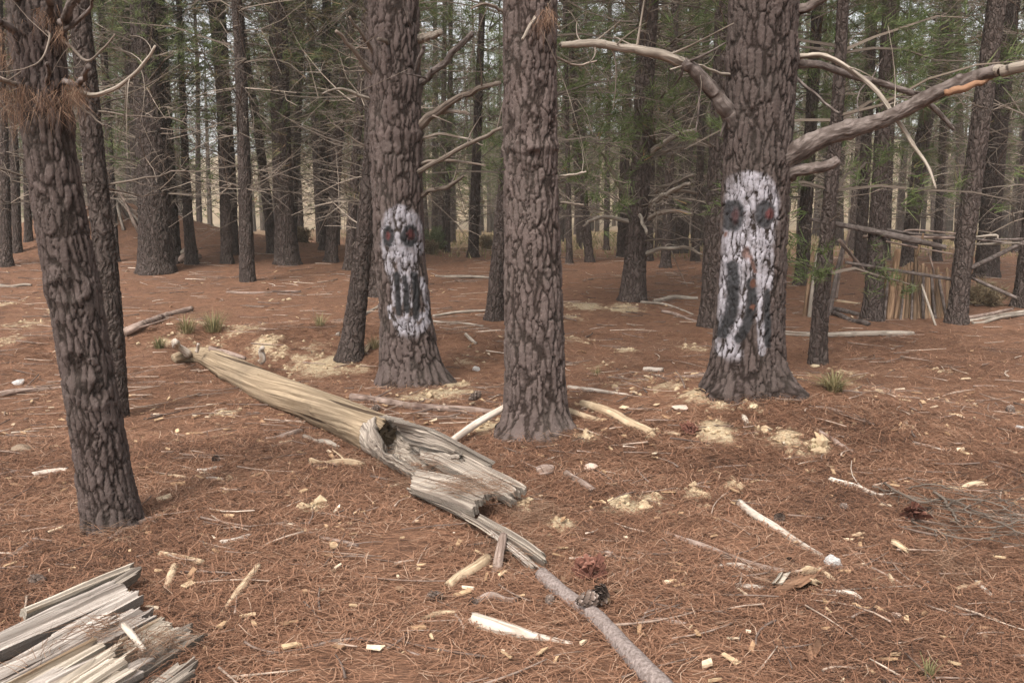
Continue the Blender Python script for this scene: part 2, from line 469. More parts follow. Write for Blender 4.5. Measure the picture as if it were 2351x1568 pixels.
def ground_material():
    m, nt, b = newmat('needle_covered_ground')
    tc = nt.nodes.new('ShaderNodeTexCoord').outputs['Object']
    soil, far = attr(nt, 'soil').outputs['Fac'], attr(nt, 'pale').outputs['Fac']
    # matted needles: stretched noise in several directions
    ns = []
    for i, a in enumerate((0.3, 1.3, 2.4)):
        ns.append(noise(nt, vmap(nt, tc, (9, 95, 9), (0, 0, a)), 1.0, 3, 0.6, 0.6))
    mx = mth(nt, 'MAXIMUM', mth(nt, 'MAXIMUM', ns[0], ns[1]), ns[2])
    big = noise(nt, tc, 1.3, 5, 0.65)
    med = noise(nt, tc, 7.0, 5, 0.65)
    col = ramp(nt, mx, [(0.48, (0.07, 0.036, 0.024)), (0.60, (0.22, 0.113, 0.068)), (0.74, (0.36, 0.198, 0.122))])
    col = mix(nt, mth(nt, 'MULTIPLY', ramp(nt, med, [(0.40, 0), (0.62, 1)]), 0.55), col, (0.285, 0.148, 0.090))
    col = mix(nt, mth(nt, 'MULTIPLY', ramp(nt, big, [(0.44, 0), (0.66, 1)]), 0.4), col, (0.135, 0.074, 0.050))
    # bare sandy soil
    sfac = mth(nt, 'ADD', soil, mth(nt, 'MULTIPLY', mth(nt, 'SUBTRACT', med, 0.5), 1.7))
    k = ramp(nt, mth(nt, 'ADD', sfac, mth(nt, 'MULTIPLY', mth(nt, 'SUBTRACT', mx, 0.62), -1.6)), [(0.46, 0), (0.72, 1)])
    k = mth(nt, 'MULTIPLY', k, ramp(nt, soil, [(0.02, 0), (0.2, 1)]))
    scol = ramp(nt, noise(nt, tc, 26, 5, 0.7), [(0.3, (0.34, 0.235, 0.14)), (0.55, (0.47, 0.365, 0.24)), (0.75, (0.60, 0.50, 0.36))])
    col = mix(nt, k, col, scol)
    # dry grass towards the edge of the wood
    col = mix(nt, mth(nt, 'MULTIPLY', far, ramp(nt, noise(nt, tc, 0.5, 4), [(0.3, 0.5), (0.6, 1)])), col, (0.27, 0.20, 0.12))
    nt.links.new(col, b.inputs['Base Color'])
    h = mth(nt, 'ADD', mth(nt, 'MULTIPLY', mx, 1.0), mth(nt, 'MULTIPLY', med, 0.8))
    bump(nt, b, h, 1.0, 0.035)
    return m
M['ground'] = ground_material()

def hill_material():
    m, nt, b = newmat('dry_grass_hillside')
    tc = nt.nodes.new('ShaderNodeTexCoord').outputs['Object']
    n1 = noise(nt, tc, 0.12, 6, 0.65)
    n2 = noise(nt, tc, 1.5, 5, 0.7)
    col = mix(nt, ramp(nt, n1, [(0.4, 0), (0.62, 1)]), (0.25, 0.185, 0.125), (0.17, 0.13, 0.085))
    col = mix(nt, ramp(nt, n2, [(0.5, 0), (0.72, 1)]), col, (0.14, 0.135, 0.08))
    nt.links.new(col, b.inputs['Base Color'])
    return m
M['hill'] = hill_material()
# ================================================================== GROUND
# bare sandy patches: photo position and size (half-width in photo units)
SOIL = [(1430,1165,55,1.0),(1490,1150,45,.8),(1285,1208,40,1.0),(1645,998,48,1.1),(1805,1015,45,.9),(1880,1030,30,1.0),(1835,1045,40,.7),(1600,1140,34,.95),(1690,1120,26,.8),
        (745,845,60,.95),(690,835,40,.65),(820,850,40,.6),(1020,905,70,.9),(960,915,60,.7),(1050,885,40,.8),(560,755,55,.62),(610,790,45,.75),(470,745,45,.5),(500,790,30,.45),(640,815,30,.6),
        (720,1168,34,.9),(520,1105,20,.8),(60,745,60,.5),(30,780,50,.55),(120,720,45,.35),(10,700,40,.6),(1340,705,50,.9),(1430,710,50,.9),(1310,730,40,.5),(1440,805,30,.8),(1600,910,50,.7),
        (1660,915,45,.9),(1430,880,60,.6),(1530,890,50,.6),(1590,800,40,.6),(1320,780,40,.6),(1350,1005,40,.9),(1120,985,50,.8),(1150,1000,30,.7),(520,950,30,.8),(1700,800,40,.4),
        (1950,860,40,.5),(2000,900,40,.4),(2160,855,40,.4),(1480,1000,40,.4),(2080,980,50,.3),(1750,1000,40,.5),(1560,1180,40,.4),(1210,1165,22,.9),(730,800,50,.4),(1730,935,30,.5),(420,770,40,.4),(370,790,40,.5),
        (1070,830,50,.4),(1530,1110,60,.3),(1940,990,60,.3),(180,880,60,.25),(640,690,40,.3),(700,650,40,.25),(1380,840,60,.4),(880,700,40,.3)]
def graded(a0, a1, step, lim_lo, lim_hi, g):
    c = list(np.arange(a0, a1, step))
    s = step; x = c[-1]
    while x < lim_hi:
        s *= g; x += s; c.append(x)
    s = step; x = c[0]; lo = []
    while x > lim_lo:
        s *= g; x -= s; lo.append(x)
    return np.array(lo[::-1] + c)
gx = graded(-4.6, 4.6, 0.04, -150, 150, 1.05)
gy = graded(2.2, 9.5, 0.04, -40, 90, 1.028)
GX, GY = np.meshgrid(gx, gy)
GZ = gz(GX, GY)
Pg = np.stack([GX.ravel(), GY.ravel(), np.zeros(GX.size)], 1)
lumps = fbm(Pg * 7, 3, 21) * 0.014 + fbm(Pg * 19, 2, 31) * 0.009
soil = np.zeros(GX.size)
for (u, v, w, s) in SOIL:
    p = gp(u, v)
    k = fdist(p) / FV
    wx = w * k
    wy = wx * 1.25
    soil = np.maximum(soil, s * np.exp(-(((Pg[:, 0] - p[0]) / wx) ** 2 + ((Pg[:, 1] - p[1]) / wy) ** 2) * 0.9))
GZf = GZ.ravel() + lumps * sst(25, 10, Pg[:, 1]) + soil * 0.035 * (0.6 + fbm(Pg * 12, 2, 77))
pale = sst(24, 40, Pg[:, 1]) * sst(-9, -3, Pg[:, 0]) * 0.8 + sst(45, 60, Pg[:, 1]) * 0.6
pale = np.clip(pale, 0, 0.85)
ny, nx = GX.shape
ii = np.arange(ny - 1)[:, None] * nx; jj = np.arange(nx - 1)[None]
Qg = np.stack([ii + jj, ii + jj + 1, ii + nx + jj + 1, ii + nx + jj], 2).reshape(-1, 4)
g = Geo().add(np.stack([Pg[:, 0], Pg[:, 1], GZf], 1), Qg, soil=soil, pale=pale)
tag(obj('ground', g.mesh('ground', M['ground'])), kind='structure')

def gz1(x, y):
    return float(gz(x, y)[0])

# the pale dry hillside beyond the wood
hx = np.linspace(-175, 175, 80); hy = np.linspace(84, 250, 50)
HX, HY = np.meshgrid(hx, hy)
HZ = 0.3 + 15.0 * sst(86, 175, HY + 12 * np.sin(HX / 47.0)) * (0.8 + 0.25 * np.sin(HX / 60.0 + 1.0)) + 10 * sst(150, 320, HY)
HZ += fbm(np.stack([HX.ravel() / 14, HY.ravel() / 14, 0 * HX.ravel()], 1), 3, 3).reshape(HX.shape) * 1.2 * sst(84, 100, HY)
HZ -= 0.25 * (1 - sst(84, 90, HY))
a, c = HX.shape
ii = np.arange(a - 1)[:, None] * c; jj = np.arange(c - 1)[None]
g = Geo().add(np.stack([HX.ravel(), HY.ravel(), HZ.ravel()], 1), np.stack([ii + jj, ii + jj + 1, ii + c + jj + 1, ii + c + jj], 2).reshape(-1, 4))
tag(obj('hillside', g.mesh('hillside', M['hill'])), kind='structure')

# ================================================================== TREES
def soft_ell(x, y, cx, cy, rx, ry, s=0.25):
    d = np.sqrt(((x - cx) / rx) ** 2 + ((y - cy) / ry) ** 2)
    return 1 - sst(1 - s, 1 + s, d)

def stroke(x, y, pts, w, s=0.3):
    best = np.full(x.shape, 9e9)
    for (x0, y0), (x1, y1) in zip(pts[:-1], pts[1:]):
        dx, dy = x1 - x0, y1 - y0
        t = np.clip(((x - x0) * dx + (y - y0) * dy) / (dx * dx + dy * dy), 0, 1)
        best = np.minimum(best, np.hypot(x - x0 - t * dx, y - y0 - t * dy))
    return 1 - sst(w / 2 * (1 - s), w / 2 * (1 + s), best)

WHITE, BLACK, RED, RUST = (0.335, 0.315, 0.34), (0.026, 0.026, 0.028), (0.13, 0.026, 0.022), (0.13, 0.055, 0.034)
def compose(layers, n):
    col = np.zeros((n, 3)); al = np.zeros(n)
    for c, a in layers:
        a = np.clip(a, 0, 1)
        col = col * (1 - a[:, None]) + np.array(c)[None] * a[:, None]
        al = al + a * (1 - al)
    col = np.where(al[:, None] > 1e-3, col / np.maximum(al[:, None], 1e-3), col)
    return np.concatenate([col, al[:, None]], 1)

def face_small(x, y, nz):
    w = np.maximum.reduce([
        soft_ell(x, y, 345, 335, 152, 185, .09),
        soft_ell(x, y, 345, 440, 150, 130, .15),
        stroke(x, y, [(225, 440), (240, 560), (262, 640)], 60), stroke(x, y, [(330, 430), (350, 560), (368, 680)], 75),
        stroke(x, y, [(440, 440), (430, 560), (435, 640)], 60) * .8, stroke(x, y, [(490, 380), (490, 500)], 40) * .9,
        stroke(x, y, [(265, 690), (285, 780), (290, 890)], 32), stroke(x, y, [(345, 690), (352, 800), (345, 880)], 20),
        stroke(x, y, [(405, 690), (402, 790), (415, 900)], 20), stroke(x, y, [(490, 700), (515, 830), (555, 1000)], 42) * .9,
        stroke(x, y, [(250, 900), (255, 985)], 34), stroke(x, y, [(285, 985), (335, 1110)], 46), stroke(x, y, [(345, 1010), (390, 1120)], 60) * .9,
        stroke(x, y, [(420, 1010), (440, 1120)], 60), stroke(x, y, [(480, 1080), (545, 1000)], 60), stroke(x, y, [(375, 940), (385, 1000)], 34), stroke(x, y, [(440, 1000), (540, 960)], 40)])
    w = w * sst(1160, 1080, y) * np.clip(0.9 + 0.9 * nz, 0, 1)
    k = np.maximum.reduce([
        soft_ell(x, y, 252, 378, 46, 80, .12), soft_ell(x, y, 405, 375, 64, 84, .14),
        stroke(x, y, [(308, 660), (318, 800), (325, 950)], 46, .35), stroke(x, y, [(370, 690), (382, 800), (380, 930)], 44, .35), stroke(x, y, [(436, 670), (450, 800), (455, 985)], 50, .35)])
    r = np.maximum(soft_ell(x, y, 250, 375, 18, 30, .4), soft_ell(x, y, 415, 368, 24, 38, .5) * .9)
    r = np.maximum(r, stroke(x, y, [(470, 300), (472, 420)], 22) * .35)
    return compose([(WHITE, w), (BLACK, k * .96), (RED, r * .6)], len(x))

def face_large(x, y, nz):
    head = np.maximum(soft_ell(x, y, 360, 300, 188, 235, .09) * sst(60, 85, y), soft_ell(x, y, 350, 480, 170, 190, .12))
    head = head * (1 - 0.45 * soft_ell(x, y, 235, 130, 80, 70, .5))
    w = np.maximum.reduce([
        head, stroke(x, y, [(300, 560), (330, 700)], 170) * .85, stroke(x, y, [(420, 560), (470, 720)], 110) * .9,
        stroke(x, y, [(240, 640), (240, 900), (195, 1090)], 55), stroke(x, y, [(340, 760), (338, 940), (285, 1110)], 50), stroke(x, y, [(440, 740), (448, 1000), (468, 1190)], 46),
        stroke(x, y, [(285, 1100), (300, 1235)], 95), stroke(x, y, [(225, 1120), (240, 1200)], 70) * .9, stroke(x, y, [(505, 560), (508, 790)], 40) * .8, stroke(x, y, [(200, 500), (200, 640)], 50) * .7])
    w = w * sst(1275, 1200, y) * np.clip(0.86 + 1.0 * nz, 0, 1)
    k = np.maximum.reduce([
        soft_ell(x, y, 275, 338, 64, 102, .14), soft_ell(x, y, 460, 335, 66, 84, .14),
        stroke(x, y, [(280, 650), (292, 800), (280, 940), (240, 1085)], 66, .3), stroke(x, y, [(388, 750), (400, 850), (380, 985), (325, 1110)], 58, .3),
        stroke(x, y, [(490, 815), (496, 1000), (502, 1140)], 44, .3)])
    r = np.maximum(soft_ell(x, y, 487, 330, 30, 34, .4), soft_ell(x, y, 292, 340, 18, 46, .6) * .45)
    u = np.maximum.reduce([soft_ell(x, y, 352, 570, 24, 40, .3), stroke(x, y, [(378, 590), (410, 690)], 24, .3), soft_ell(x, y, 402, 760, 18, 30, .3), soft_ell(x, y, 396, 905, 14, 20, .3), soft_ell(x, y, 250, 460, 14, 18, .3)])
    return compose([(WHITE, w), (BLACK, k * .93), (RED, r * .6), (RUST, u * .8)], len(x))

class Trunk:
    """a trunk that runs through photo positions (u, v, width), base first, in the upright plane through its foot"""
    def __init__(self, path, height, seed, Y=None, lean_y=0.0):
        u, v, w = path[0]
        base = gp(u, v)
        d0 = fdist(base)
        self.r0 = w / 2 * d0 / FV
        self.Y = base[1] + self.r0 * 0.7 if Y is None else Y
        self.seed = seed
        pts, rad = [], []
        for (u, v, w) in path:
            p = pd(u, v, self.Y)
            pts.append(p); rad.append(w / 2 * fdist(p) / FV)
        pts = np.array(pts)
        b = pts[0].copy()
        b[2] = gz1(b[0], b[1])
        self.base = b
        zs = pts[:, 2] - b[2]
        zs[0] = 0
        xs = pts[:, 0] - b[0]
        # go on above the picture: lean fades out, taper to the tip
        sl = (xs[-1] - xs[max(0, len(xs) - 2)]) / max(0.2, zs[-1] - zs[max(0, len(xs) - 2)])
        ze = [zs[-1] + f * (height - zs[-1]) for f in (0.25, 0.6, 1.0)]
        xe = [xs[-1] + sl * 0.8 * (z - zs[-1]) for z in ze]
        re = [rad[-1] * k for k in (0.82, 0.5, 0.08)]
        self.zs = np.concatenate([zs, ze]); self.xs = np.concatenate([xs, xe]); self.rs = np.concatenate([rad, re])
        self.height = height
        self.top_seen = (CAM_H + (500.0 / FV) * self.Y) - b[2] + 0.3
    def axis(self, z):
        z = np.asarray(z, float)
        zz = np.linspace(0, self.height, 400)
        xx = np.interp(zz, self.zs, self.xs)
        k = np.ones(25) / 25
        xp = np.convolve(np.pad(xx, 12, mode='edge'), k, 'valid') if self.height > 0 else xx
        xp[:6] = xx[:6]
        return np.interp(z, zz, xp), np.interp(z, self.zs, self.rs)
    def mesh(self, G, px=1.5, depth=0.09, cellw=0.2, flare=0.35, flare_h=0.13, rings=(), paint=None, lobes=None, scars=()):
        d = self.Y
        pxm = px * d / 893.0
        Rm = float(np.median(self.rs[:-3])) if len(self.rs) > 3 else self.r0
        seg = int(np.clip(2 * np.pi * Rm / pxm, 12, 230))
        dz = max(pxm * 1.15, 0.009)
        ts = min(self.top_seen, self.height)
        z = np.concatenate([np.arange(-0.12, ts, dz), np.arange(ts, self.height, 0.5), [self.height]])
        cx, rr = self.axis(np.maximum(z, 0))
        th = np.arange(seg) / seg * 2 * np.pi
        n = len(z)
        TH, Z = np.meshgrid(th, z)
        RR = np.repeat(rr[:, None], seg, 1)
        cs, sn = np.cos(TH), np.sin(TH)
        s = self.seed
        lob = 0.5 + 0.5 * vnoise(np.stack([cs.ravel() * 1.6 + s, sn.ravel() * 1.6, 0 * cs.ravel()], 1), s).reshape(n, seg)
        if lobes is not None:
            for (ang, wd, amt) in lobes:
                dd = np.angle(np.exp(1j * (TH - ang)))
                lob = lob + amt * np.exp(-(dd / wd) ** 2)
        RR = RR * (1 + flare * (0.35 + lob) * np.exp(-np.maximum(Z, 0) / flare_h))
        for (zr, amp, wd) in rings:
            RR = RR * (1 + amp * np.exp(-((Z - zr) / wd) ** 2) * (0.6 + 0.8 * lob))
        # uneven outline
        low = fbm(np.stack([cs.ravel() * 1.2 + 3 * s, sn.ravel() * 1.2, Z.ravel() * 1.4], 1), 2, s + 3).reshape(n, seg)
        RR = RR * (1 + 0.045 * low)
        P = np.stack([(cs * Rm).ravel(), (sn * Rm).ravel(), Z.ravel()], 1)
        cw = cellw * Rm
        cw = max(cw, pxm * 2.3)
        w3 = lambda sc_, o, sd: np.stack([fbm(P / sc_ + 11, o, s + sd), fbm(P / sc_ + 31, o, s + sd + 1), fbm(P / sc_ + 51, o, s + sd + 2)], 1)
        warp = w3(cw * 2.2, 2, 20) * .5 + w3(cw * .45, 2, 25) * .22
        f1, f2, cid = voro((P + warp * cw * np.array([.8, .8, 2.2])) / np.array([cw, cw, cw * 4.6]) + s * 13.7, s)
        wide = 0.14 + 0.28 * np.clip(0.5 + 0.9 * fbm(P / np.array([cw * 2, cw * 2, cw * 6]) + 71, 2, s + 33), 0, 1)   # some furrows gape, some are hairlines
        if px > 1.3: wide = wide * .85
        furrow = sst(0.0, 1.0, (f2 - f1) / wide)
        g1, g2, cid2 = voro((P + warp * cw * .6) / np.array([cw * .9, cw * .9, cw * 1.5]) + s * 3.7, s + 50)
        cross = sst(0.0, 0.10, g2 - g1)                   # shallower cracks across the plates
        crack = furrow * (0.6 + 0.4 * cross)
        fine = fbm(P / np.array([cw * .17, cw * .17, cw * .22]), 3, s + 60)
        disp = (furrow - 0.8) + furrow * (0.24 * (cid - 0.5) + 0.20 * (cross - 1) + 0.30 * (cid2 - 0.5)) + 0.20 * fine
        cid = 0.5 * cid + 0.5 * cid2
        dep = depth * Rm * 1.25
        RR = RR + disp.reshape(n, seg) * dep * np.minimum(1, RR / (Rm * 0.7))
        for (a0, z0, ra, rz, amt) in scars:               # old branch scars
            dd = np.angle(np.exp(1j * (TH - a0))) * Rm
            q = np.sqrt((dd / ra) ** 2 + ((Z - z0) / rz) ** 2)
            RR = RR + amt * (np.exp(-((q - 1.0) / 0.35) ** 2) - 1.1 * np.exp(-(q / 0.7) ** 2))
        X = cx[:, None] + cs * RR
        Yv = sn * RR
        V = np.stack([X.ravel(), Yv.ravel(), Z.ravel()], 1)
        i = np.arange(n - 1)[:, None] * seg; j = np.arange(seg)[None]; j2 = (j + 1) % seg
        Q = np.stack([i + j, i + j2, i + seg + j2, i + seg + j], 2).reshape(-1, 4)
        kw = {}
        if paint is not None:
            fn, scale, x0, y0 = paint                    # photo units per drawing unit and the drawing's origin
            k = fdist(np.array([0, self.Y - Rm, 1.2])) / FV * scale
            ax_, az_ = self.base[0], self.base[2]
            c0 = pd(x0, y0, self.Y - Rm)
            px_ = (V[:, 0] + ax_ - c0[0]) / k
            py_ = -(V[:, 2] + az_ - c0[2]) / (k * 1.0)
            nz = fbm(V * 22, 3, 91)
            wob = fbm(V * 30, 3, 95) * 12
            col = fn(px_ + wob, py_ + wob, nz)
            col[:, 3] *= sst(-0.05, -0.35, (sn * 1.0).ravel())
            kw['paint'] = col
        G.add(V, Q, None, crack=(crack if px < 1.3 else 1 - (1 - crack) * .7), cell=cid, **kw)
        return G

# ---- shared pieces: dead branches, crowns
def needle_tuft(G, p, d, n, L, w, rg, spread=0.9, c0=0.0, c1=0.8, droop=0.0):
    d = np.asarray(d, float); d = d / (np.linalg.norm(d) + 1e-9)
    D = d[None] + rg.normal(0, spread * 0.55, (n, 3))
    D[:, 2] -= droop
    D /= np.linalg.norm(D, axis=1)[:, None]
    S = np.cross(D, rg.normal(0, 1, (n, 3))); S /= np.linalg.norm(S, axis=1)[:, None] + 1e-9
    Ls = L * rg.uniform(0.6, 1.15, n)[:, None]
    p = np.asarray(p)[None] + rg.normal(0, L * 0.14, (n, 3))
    V = np.stack([p - S * w / 2, p + S * w / 2, p + D * Ls], 1).reshape(-1, 3)
    c = np.repeat(rg.uniform(c0, c1, n), 3)
    G.add(V, None, np.arange(n * 3).reshape(-1, 3), rnd=c)

def dead_branch_geo(rg, L=1.2, r0=0.012, ntw=5, seg=5, curl=0.3, sub=True, rise=None):
    G = Geo()
    rise = rg.uniform(-0.15, 0.55) if rise is None else rise
    n = 11
    t = np.linspace(0, 1, n)
    side = rg.normal(0, curl * 0.5); up = rg.normal(0.05, curl)
    P = np.stack([L * t, L * side * t ** 2 + rg.normal(0, 0.022 * L, n) * t, L * (rise * t + up * t ** 2 * 0.6) + rg.normal(0, 0.022 * L, n) * t], 1)
    tube(G, P, r0 * (1 - 0.78 * t), seg, rnd=rg.rand())
    for k in range(ntw):
        i = rg.randint(2, n - 1)
        a = rg.uniform(0.5, 1.1) * rg.choice([-1, 1])
        l = L * rg.uniform(0.18, 0.5) * (1.1 - 0.5 * t[i])
        dirn = (P[i] - P[i - 1]); dirn /= np.linalg.norm(dirn)
        perp = np.array([0, math.cos(k * 2.1), math.sin(k * 2.1)])
        q = np.linspace(0, 1, 5)[:, None]
        bend = rg.normal(0, 0.35, 3)
        W = P[i] + (dirn * math.cos(a) + perp * abs(math.sin(a))) * l * q + bend * l * q ** 2
        tube(G, W, r0 * 0.42 * (1 - 0.75 * q[:, 0]), 3, cap=False, rnd=rg.rand())
        if sub and rg.rand() < 0.6:
            W2 = W[3] + (perp * rg.choice([-.6, .6]) + dirn * .6 + rg.normal(0, .3, 3)) * l * 0.5 * q[:4]
            tube(G, W2, r0 * 0.25 * (1 - 0.6 * q[:4, 0]), 3, cap=False, rnd=rg.rand())
    return G
RG = np.random.RandomState(7)
BRANCH = [dead_branch_geo(RG, L=1.0, r0=0.0105, ntw=RG.randint(3, 8), curl=0.38).mesh('dead_branch', M['deadwood']) for _ in range(14)]

def crown_geo(rg, z0=6.0, z1=18.0, wid=2.3, tl=0.21, tw=0.011, nn=13, per=15, step=0.72):
    GB, GN = Geo(), Geo()
    z = z0
    while z < z1 - 0.3:
        f = (z - z0) / (z1 - z0)
        L0 = wid * (0.55 + 0.45 * min(1, f * 4)) * (1 - f) ** 0.7 + 0.35
        for k in range(rg.randint(3, 6)):
            L = L0 * rg.uniform(0.65, 1.2)
            az = rg.uniform(0, 6.28)
            t = np.linspace(0, 1, 5)
            rise = rg.uniform(0.05, 0.5) + 0.3 * f
            o = np.array([math.cos(az), math.sin(az), 0])
            P = o[None] * (L * t)[:, None]
            P[:, 2] += z + L * (rise * t - 0.25 * t ** 2) + rg.normal(0, 0.03, 5)
            tube(GB, P, 0.022 * (1 - 0.7 * t), 3, cap=False, rnd=rg.rand() * .6)
            for m in range(per):
                s = rg.uniform(0.28, 1.03)
                c = np.array([np.interp(min(s, 1), t, P[:, q]) for q in range(3)]) + rg.normal(0, 0.13 * L0 * 0.6, 3)
                needle_tuft(GN, c, o * 0.8 + np.array([0, 0, 0.45]) + rg.normal(0, .4, 3), nn, tl, tw, rg, 0.9, 0.0, 0.88 if rg.rand() > .06 else 1.0)
        z += step * rg.uniform(0.7, 1.3)
    return GB, GN

def merged(GB, GN, name, mb, mn):
    me = Geo()
    for G in (GB, GN):
        off = me.n
        me.V += G.V
        me.Q += [q + off for q in G.Q]; me.T += [q + off for q in G.T]
        for k, parts in G.A.items():
            if k == 'rnd': me.A.setdefault(k, []).extend([(s + off, a) for s, a in parts])
        me.n += G.n
    nb = sum(len(q) for q in GB.Q)
    m = me.mesh(name, [mb, mn], smooth=False)
    np_ = len(m.polygons)
    nq = sum(len(q) for q in me.Q)
    mi = np.ones(np_, np.int32); mi[:nq] = 0
    m.polygons.foreach_set('material_index', mi)
    return m

CROWN = [merged(*crown_geo(np.random.RandomState(100 + i), wid=2.2 + 0.25 * (i % 3)), 'crown', M['far_twig'], M['green']) for i in range(4)]

def under_geo(rg, z0=1.3, z1=7.5, wid=1.5):
    G = Geo()
    z = z0
    while z < z1:
        for k in range(rg.randint(3, 7)):
            L = wid * rg.uniform(0.45, 1.2)
            az = rg.uniform(0, 6.28); o = np.array([math.cos(az), math.sin(az), 0]); pz = np.array([-o[1], o[0], 0])
            t = np.linspace(0, 1, 5)
            rise, cv = rg.uniform(-0.2, 0.5), rg.normal(0, 0.3)
            P = o[None] * (L * t)[:, None] + pz[None] * (L * rg.normal(0, .2) * t ** 2)[:, None]
            P[:, 2] += z + L * (rise * t + cv * t ** 2)
            c = rg.rand()
            tube(G, P, 0.014 * (1 - 0.7 * t), 3, cap=False, rnd=c)
            for m in range(4):
                i = rg.randint(1, 4); l = L * rg.uniform(.2, .5)
                q = np.linspace(0, 1, 3)[:, None]
                W = P[i] + (o * .6 + pz * rg.choice([-1, 1]) * rg.uniform(.3, 1) + np.array([0, 0, rg.normal(0, .6)])) * l * q + rg.normal(0, .25, 3) * l * q ** 2
                tube(G, W, 0.0075 * (1 - 0.6 * q[:, 0]), 3, cap=False, rnd=min(1, c + rg.uniform(-.2, .3)))
        z += rg.uniform(0.35, 0.65)
    return G
def under_needles(rg, z0=1.8, z1=8.5, wid=1.6, n=170):
    G = Geo()
    for k in range(n):
        z = z0 + (z1 - z0) * rg.rand() ** .6; a = rg.uniform(0, 6.28); r = wid * rg.uniform(.2, 1.1)
        needle_tuft(G, np.array([math.cos(a) * r, math.sin(a) * r, z + rg.normal(0, .2)]), np.array([math.cos(a), math.sin(a), rg.normal(0, .4)]), 9, .24, .013, rg, .9, 0, 1, .15)
    return G
UNDER = [merged(under_geo(np.random.RandomState(200 + i), wid=1.45 + .18 * i), under_needles(np.random.RandomState(220 + i)), 'dead_branches', M['far_twig'], M['olive']) for i in range(4)]

def add_branches(tr, rt, rg, z0, z1, step, per=(2, 5), L=(0.5, 1.5), thick=1.0):
    z = z0
    while z < z1:
        cx, rr = tr.axis(z)
        for k in range(rg.randint(*per)):
            l = rg.uniform(*L)
            az = rg.uniform(0, 6.28)
            o = obj('branch', BRANCH[rg.randint(len(BRANCH))], rt, (float(cx) + math.cos(az) * float(rr) * .8, math.sin(az) * float(rr) * .8, z + rg.normal(0, .04)),
                    (rg.uniform(-.6, .6), rg.uniform(-.25, .2), az), (l, l * thick, l * thick))
        z += step * rg.uniform(0.6, 1.4)

def tree(path, label, seed, height=17.0, group=None, px=1.5, crown=True, crown_dz=0.0, br=None, under=False, Y=None, **kw):
    tr = Trunk(path, height, seed, Y)
    rt = root('pine_tree', tr.base, label, 'pine tree', group)
    obj('trunk', tr.mesh(Geo(), px, **kw).mesh('trunk', M['bark_painted' if kw.get('paint') else 'bark' if px < 1.3 else 'bark_far']), rt)
    rg = np.random.RandomState(seed * 31 + 5)
    if crown:
        cx, _ = tr.axis(12.0)
        o = obj('crown', CROWN[seed % 4], rt, (float(cx), 0, crown_dz + (height - 18.0)), (0, 0, rg.uniform(0, 6.28)))
    if br: add_branches(tr, rt, rg, *br)
    if under:
        cx, _ = tr.axis(4.0)
        tag(obj('dead_branches', UNDER[seed % 4], rt, (float(cx), 0, rg.uniform(-.3, .6)), (0, 0, rg.uniform(0, 6.28))), kind='stuff')
    return tr, rt

def limb(tr, rt, pts, mat, seed, name='branch', label=None, seg=12, dY=0.0, noise=0.12, n=40, chips=0.0, twigs=0, Y0=0.0, swell=.35, parent=None):
    """a branch of tree tr through photo positions (u, v, half-width); dY is how far its tip reaches towards (-) or away from (+) the camera"""
    m = len(pts)
    P, r = [], []
    for k, (u, v, w) in enumerate(pts):
        p = pd(u, v, tr.Y + Y0 + dY * k / max(1, m - 1))
        P.append(p); r.append(w * fdist(p) / FV)
    P = np.array(P)
    Pc = crom(P, n)
    rc = np.interp(np.linspace(0, m - 1, n), np.arange(m), r)
    G = Geo()
    rg = np.random.RandomState(seed)
    tt = np.linspace(0, 1, n)
    jit = np.stack([np.interp(tt, np.linspace(0, 1, 11), rg.normal(0, 1, 11)) for _ in range(3)], 1)
    Pc = Pc + jit * np.minimum(.3 * rc, .008)[:, None] * sst(0, .12, tt)[:, None]
    kb = np.ones(n)
    for q_ in rg.rand(max(2, n // 14)): kb += rg.uniform(.05, .22) * np.exp(-((tt - q_) / .012) ** 2)
    kb += swell * np.exp(-tt / .05)
    tube(G, Pc - tr.base, rc * kb, seg, noise * 1.2, 24.0, seed, chips=chips, rnd=.5)
    for k in range(twigs):
        i = rg.randint(n // 4, n - 2)
        l = rg.uniform(.12, .4)
        q = np.linspace(0, 1, 6)[:, None]
        W = Pc[i] - tr.base + rg.normal(0, .6, 3) * l * q + rg.normal(0, .5, 3) * l * q ** 2
        tube(G, W, max(0.0025, rc[i] * .35) * (1 - .7 * q[:, 0]), 4, cap=False, rnd=.5)
    o = obj(name, G.mesh(name, M[mat]), parent or rt)
    if label: o['label'] = label
    return o, Pc, rc

# ---- the near trees
t1, r1 = tree([(262,1222,122),(225,1000,116),(195,820,113),(165,640,117),(128,450,112),(105,300,108),(92,150,110),(78,0,112)],
              'pine with leaning dark trunk and a skirt of rusty needles, beside the broken silver wood', 1, 16, px=1.15, crown_dz=2.5,
              flare=0.2, flare_h=.09, depth=.085, rings=[(1.22, .05, .05), (2.05, .10, .07), (2.45, .10, .07)], cellw=.26, scars=[(-1.35, 1.23, .09, .06, .012), (-1.5, .83, .08, .09, .012), (-1.1, .72, .07, .07, .01)])
t2, r2 = tree([(273,962,46),(262,820,50),(245,600,50),(225,450,48),(205,250,48),(180,0,46)],
              'slim grey pine rising close behind the tree with the rusty needle skirt', 2, 16, px=1.4, crown_dz=2, br=(1.9, 7, .6, (1, 4), (.5, 1.2)), flare=.1)
t3, r3 = tree([(945,888,140),(938,800,128),(927,700,118),(918,600,113),(912,450,116),(908,300,120),(906,150,116),(904,0,114)],
              'stout pine with the smaller skull face painted white, red pupils in both eyes', 3, 18, px=1.1, crown_dz=2,
              flare=.42, flare_h=.16, lobes=[(-.25, .35, .9)], rings=[(2.92, .07, .08), (2.45, .05, .05)], paint=(face_small, 0.3074, 810, 424.3), cellw=.22, depth=.068)
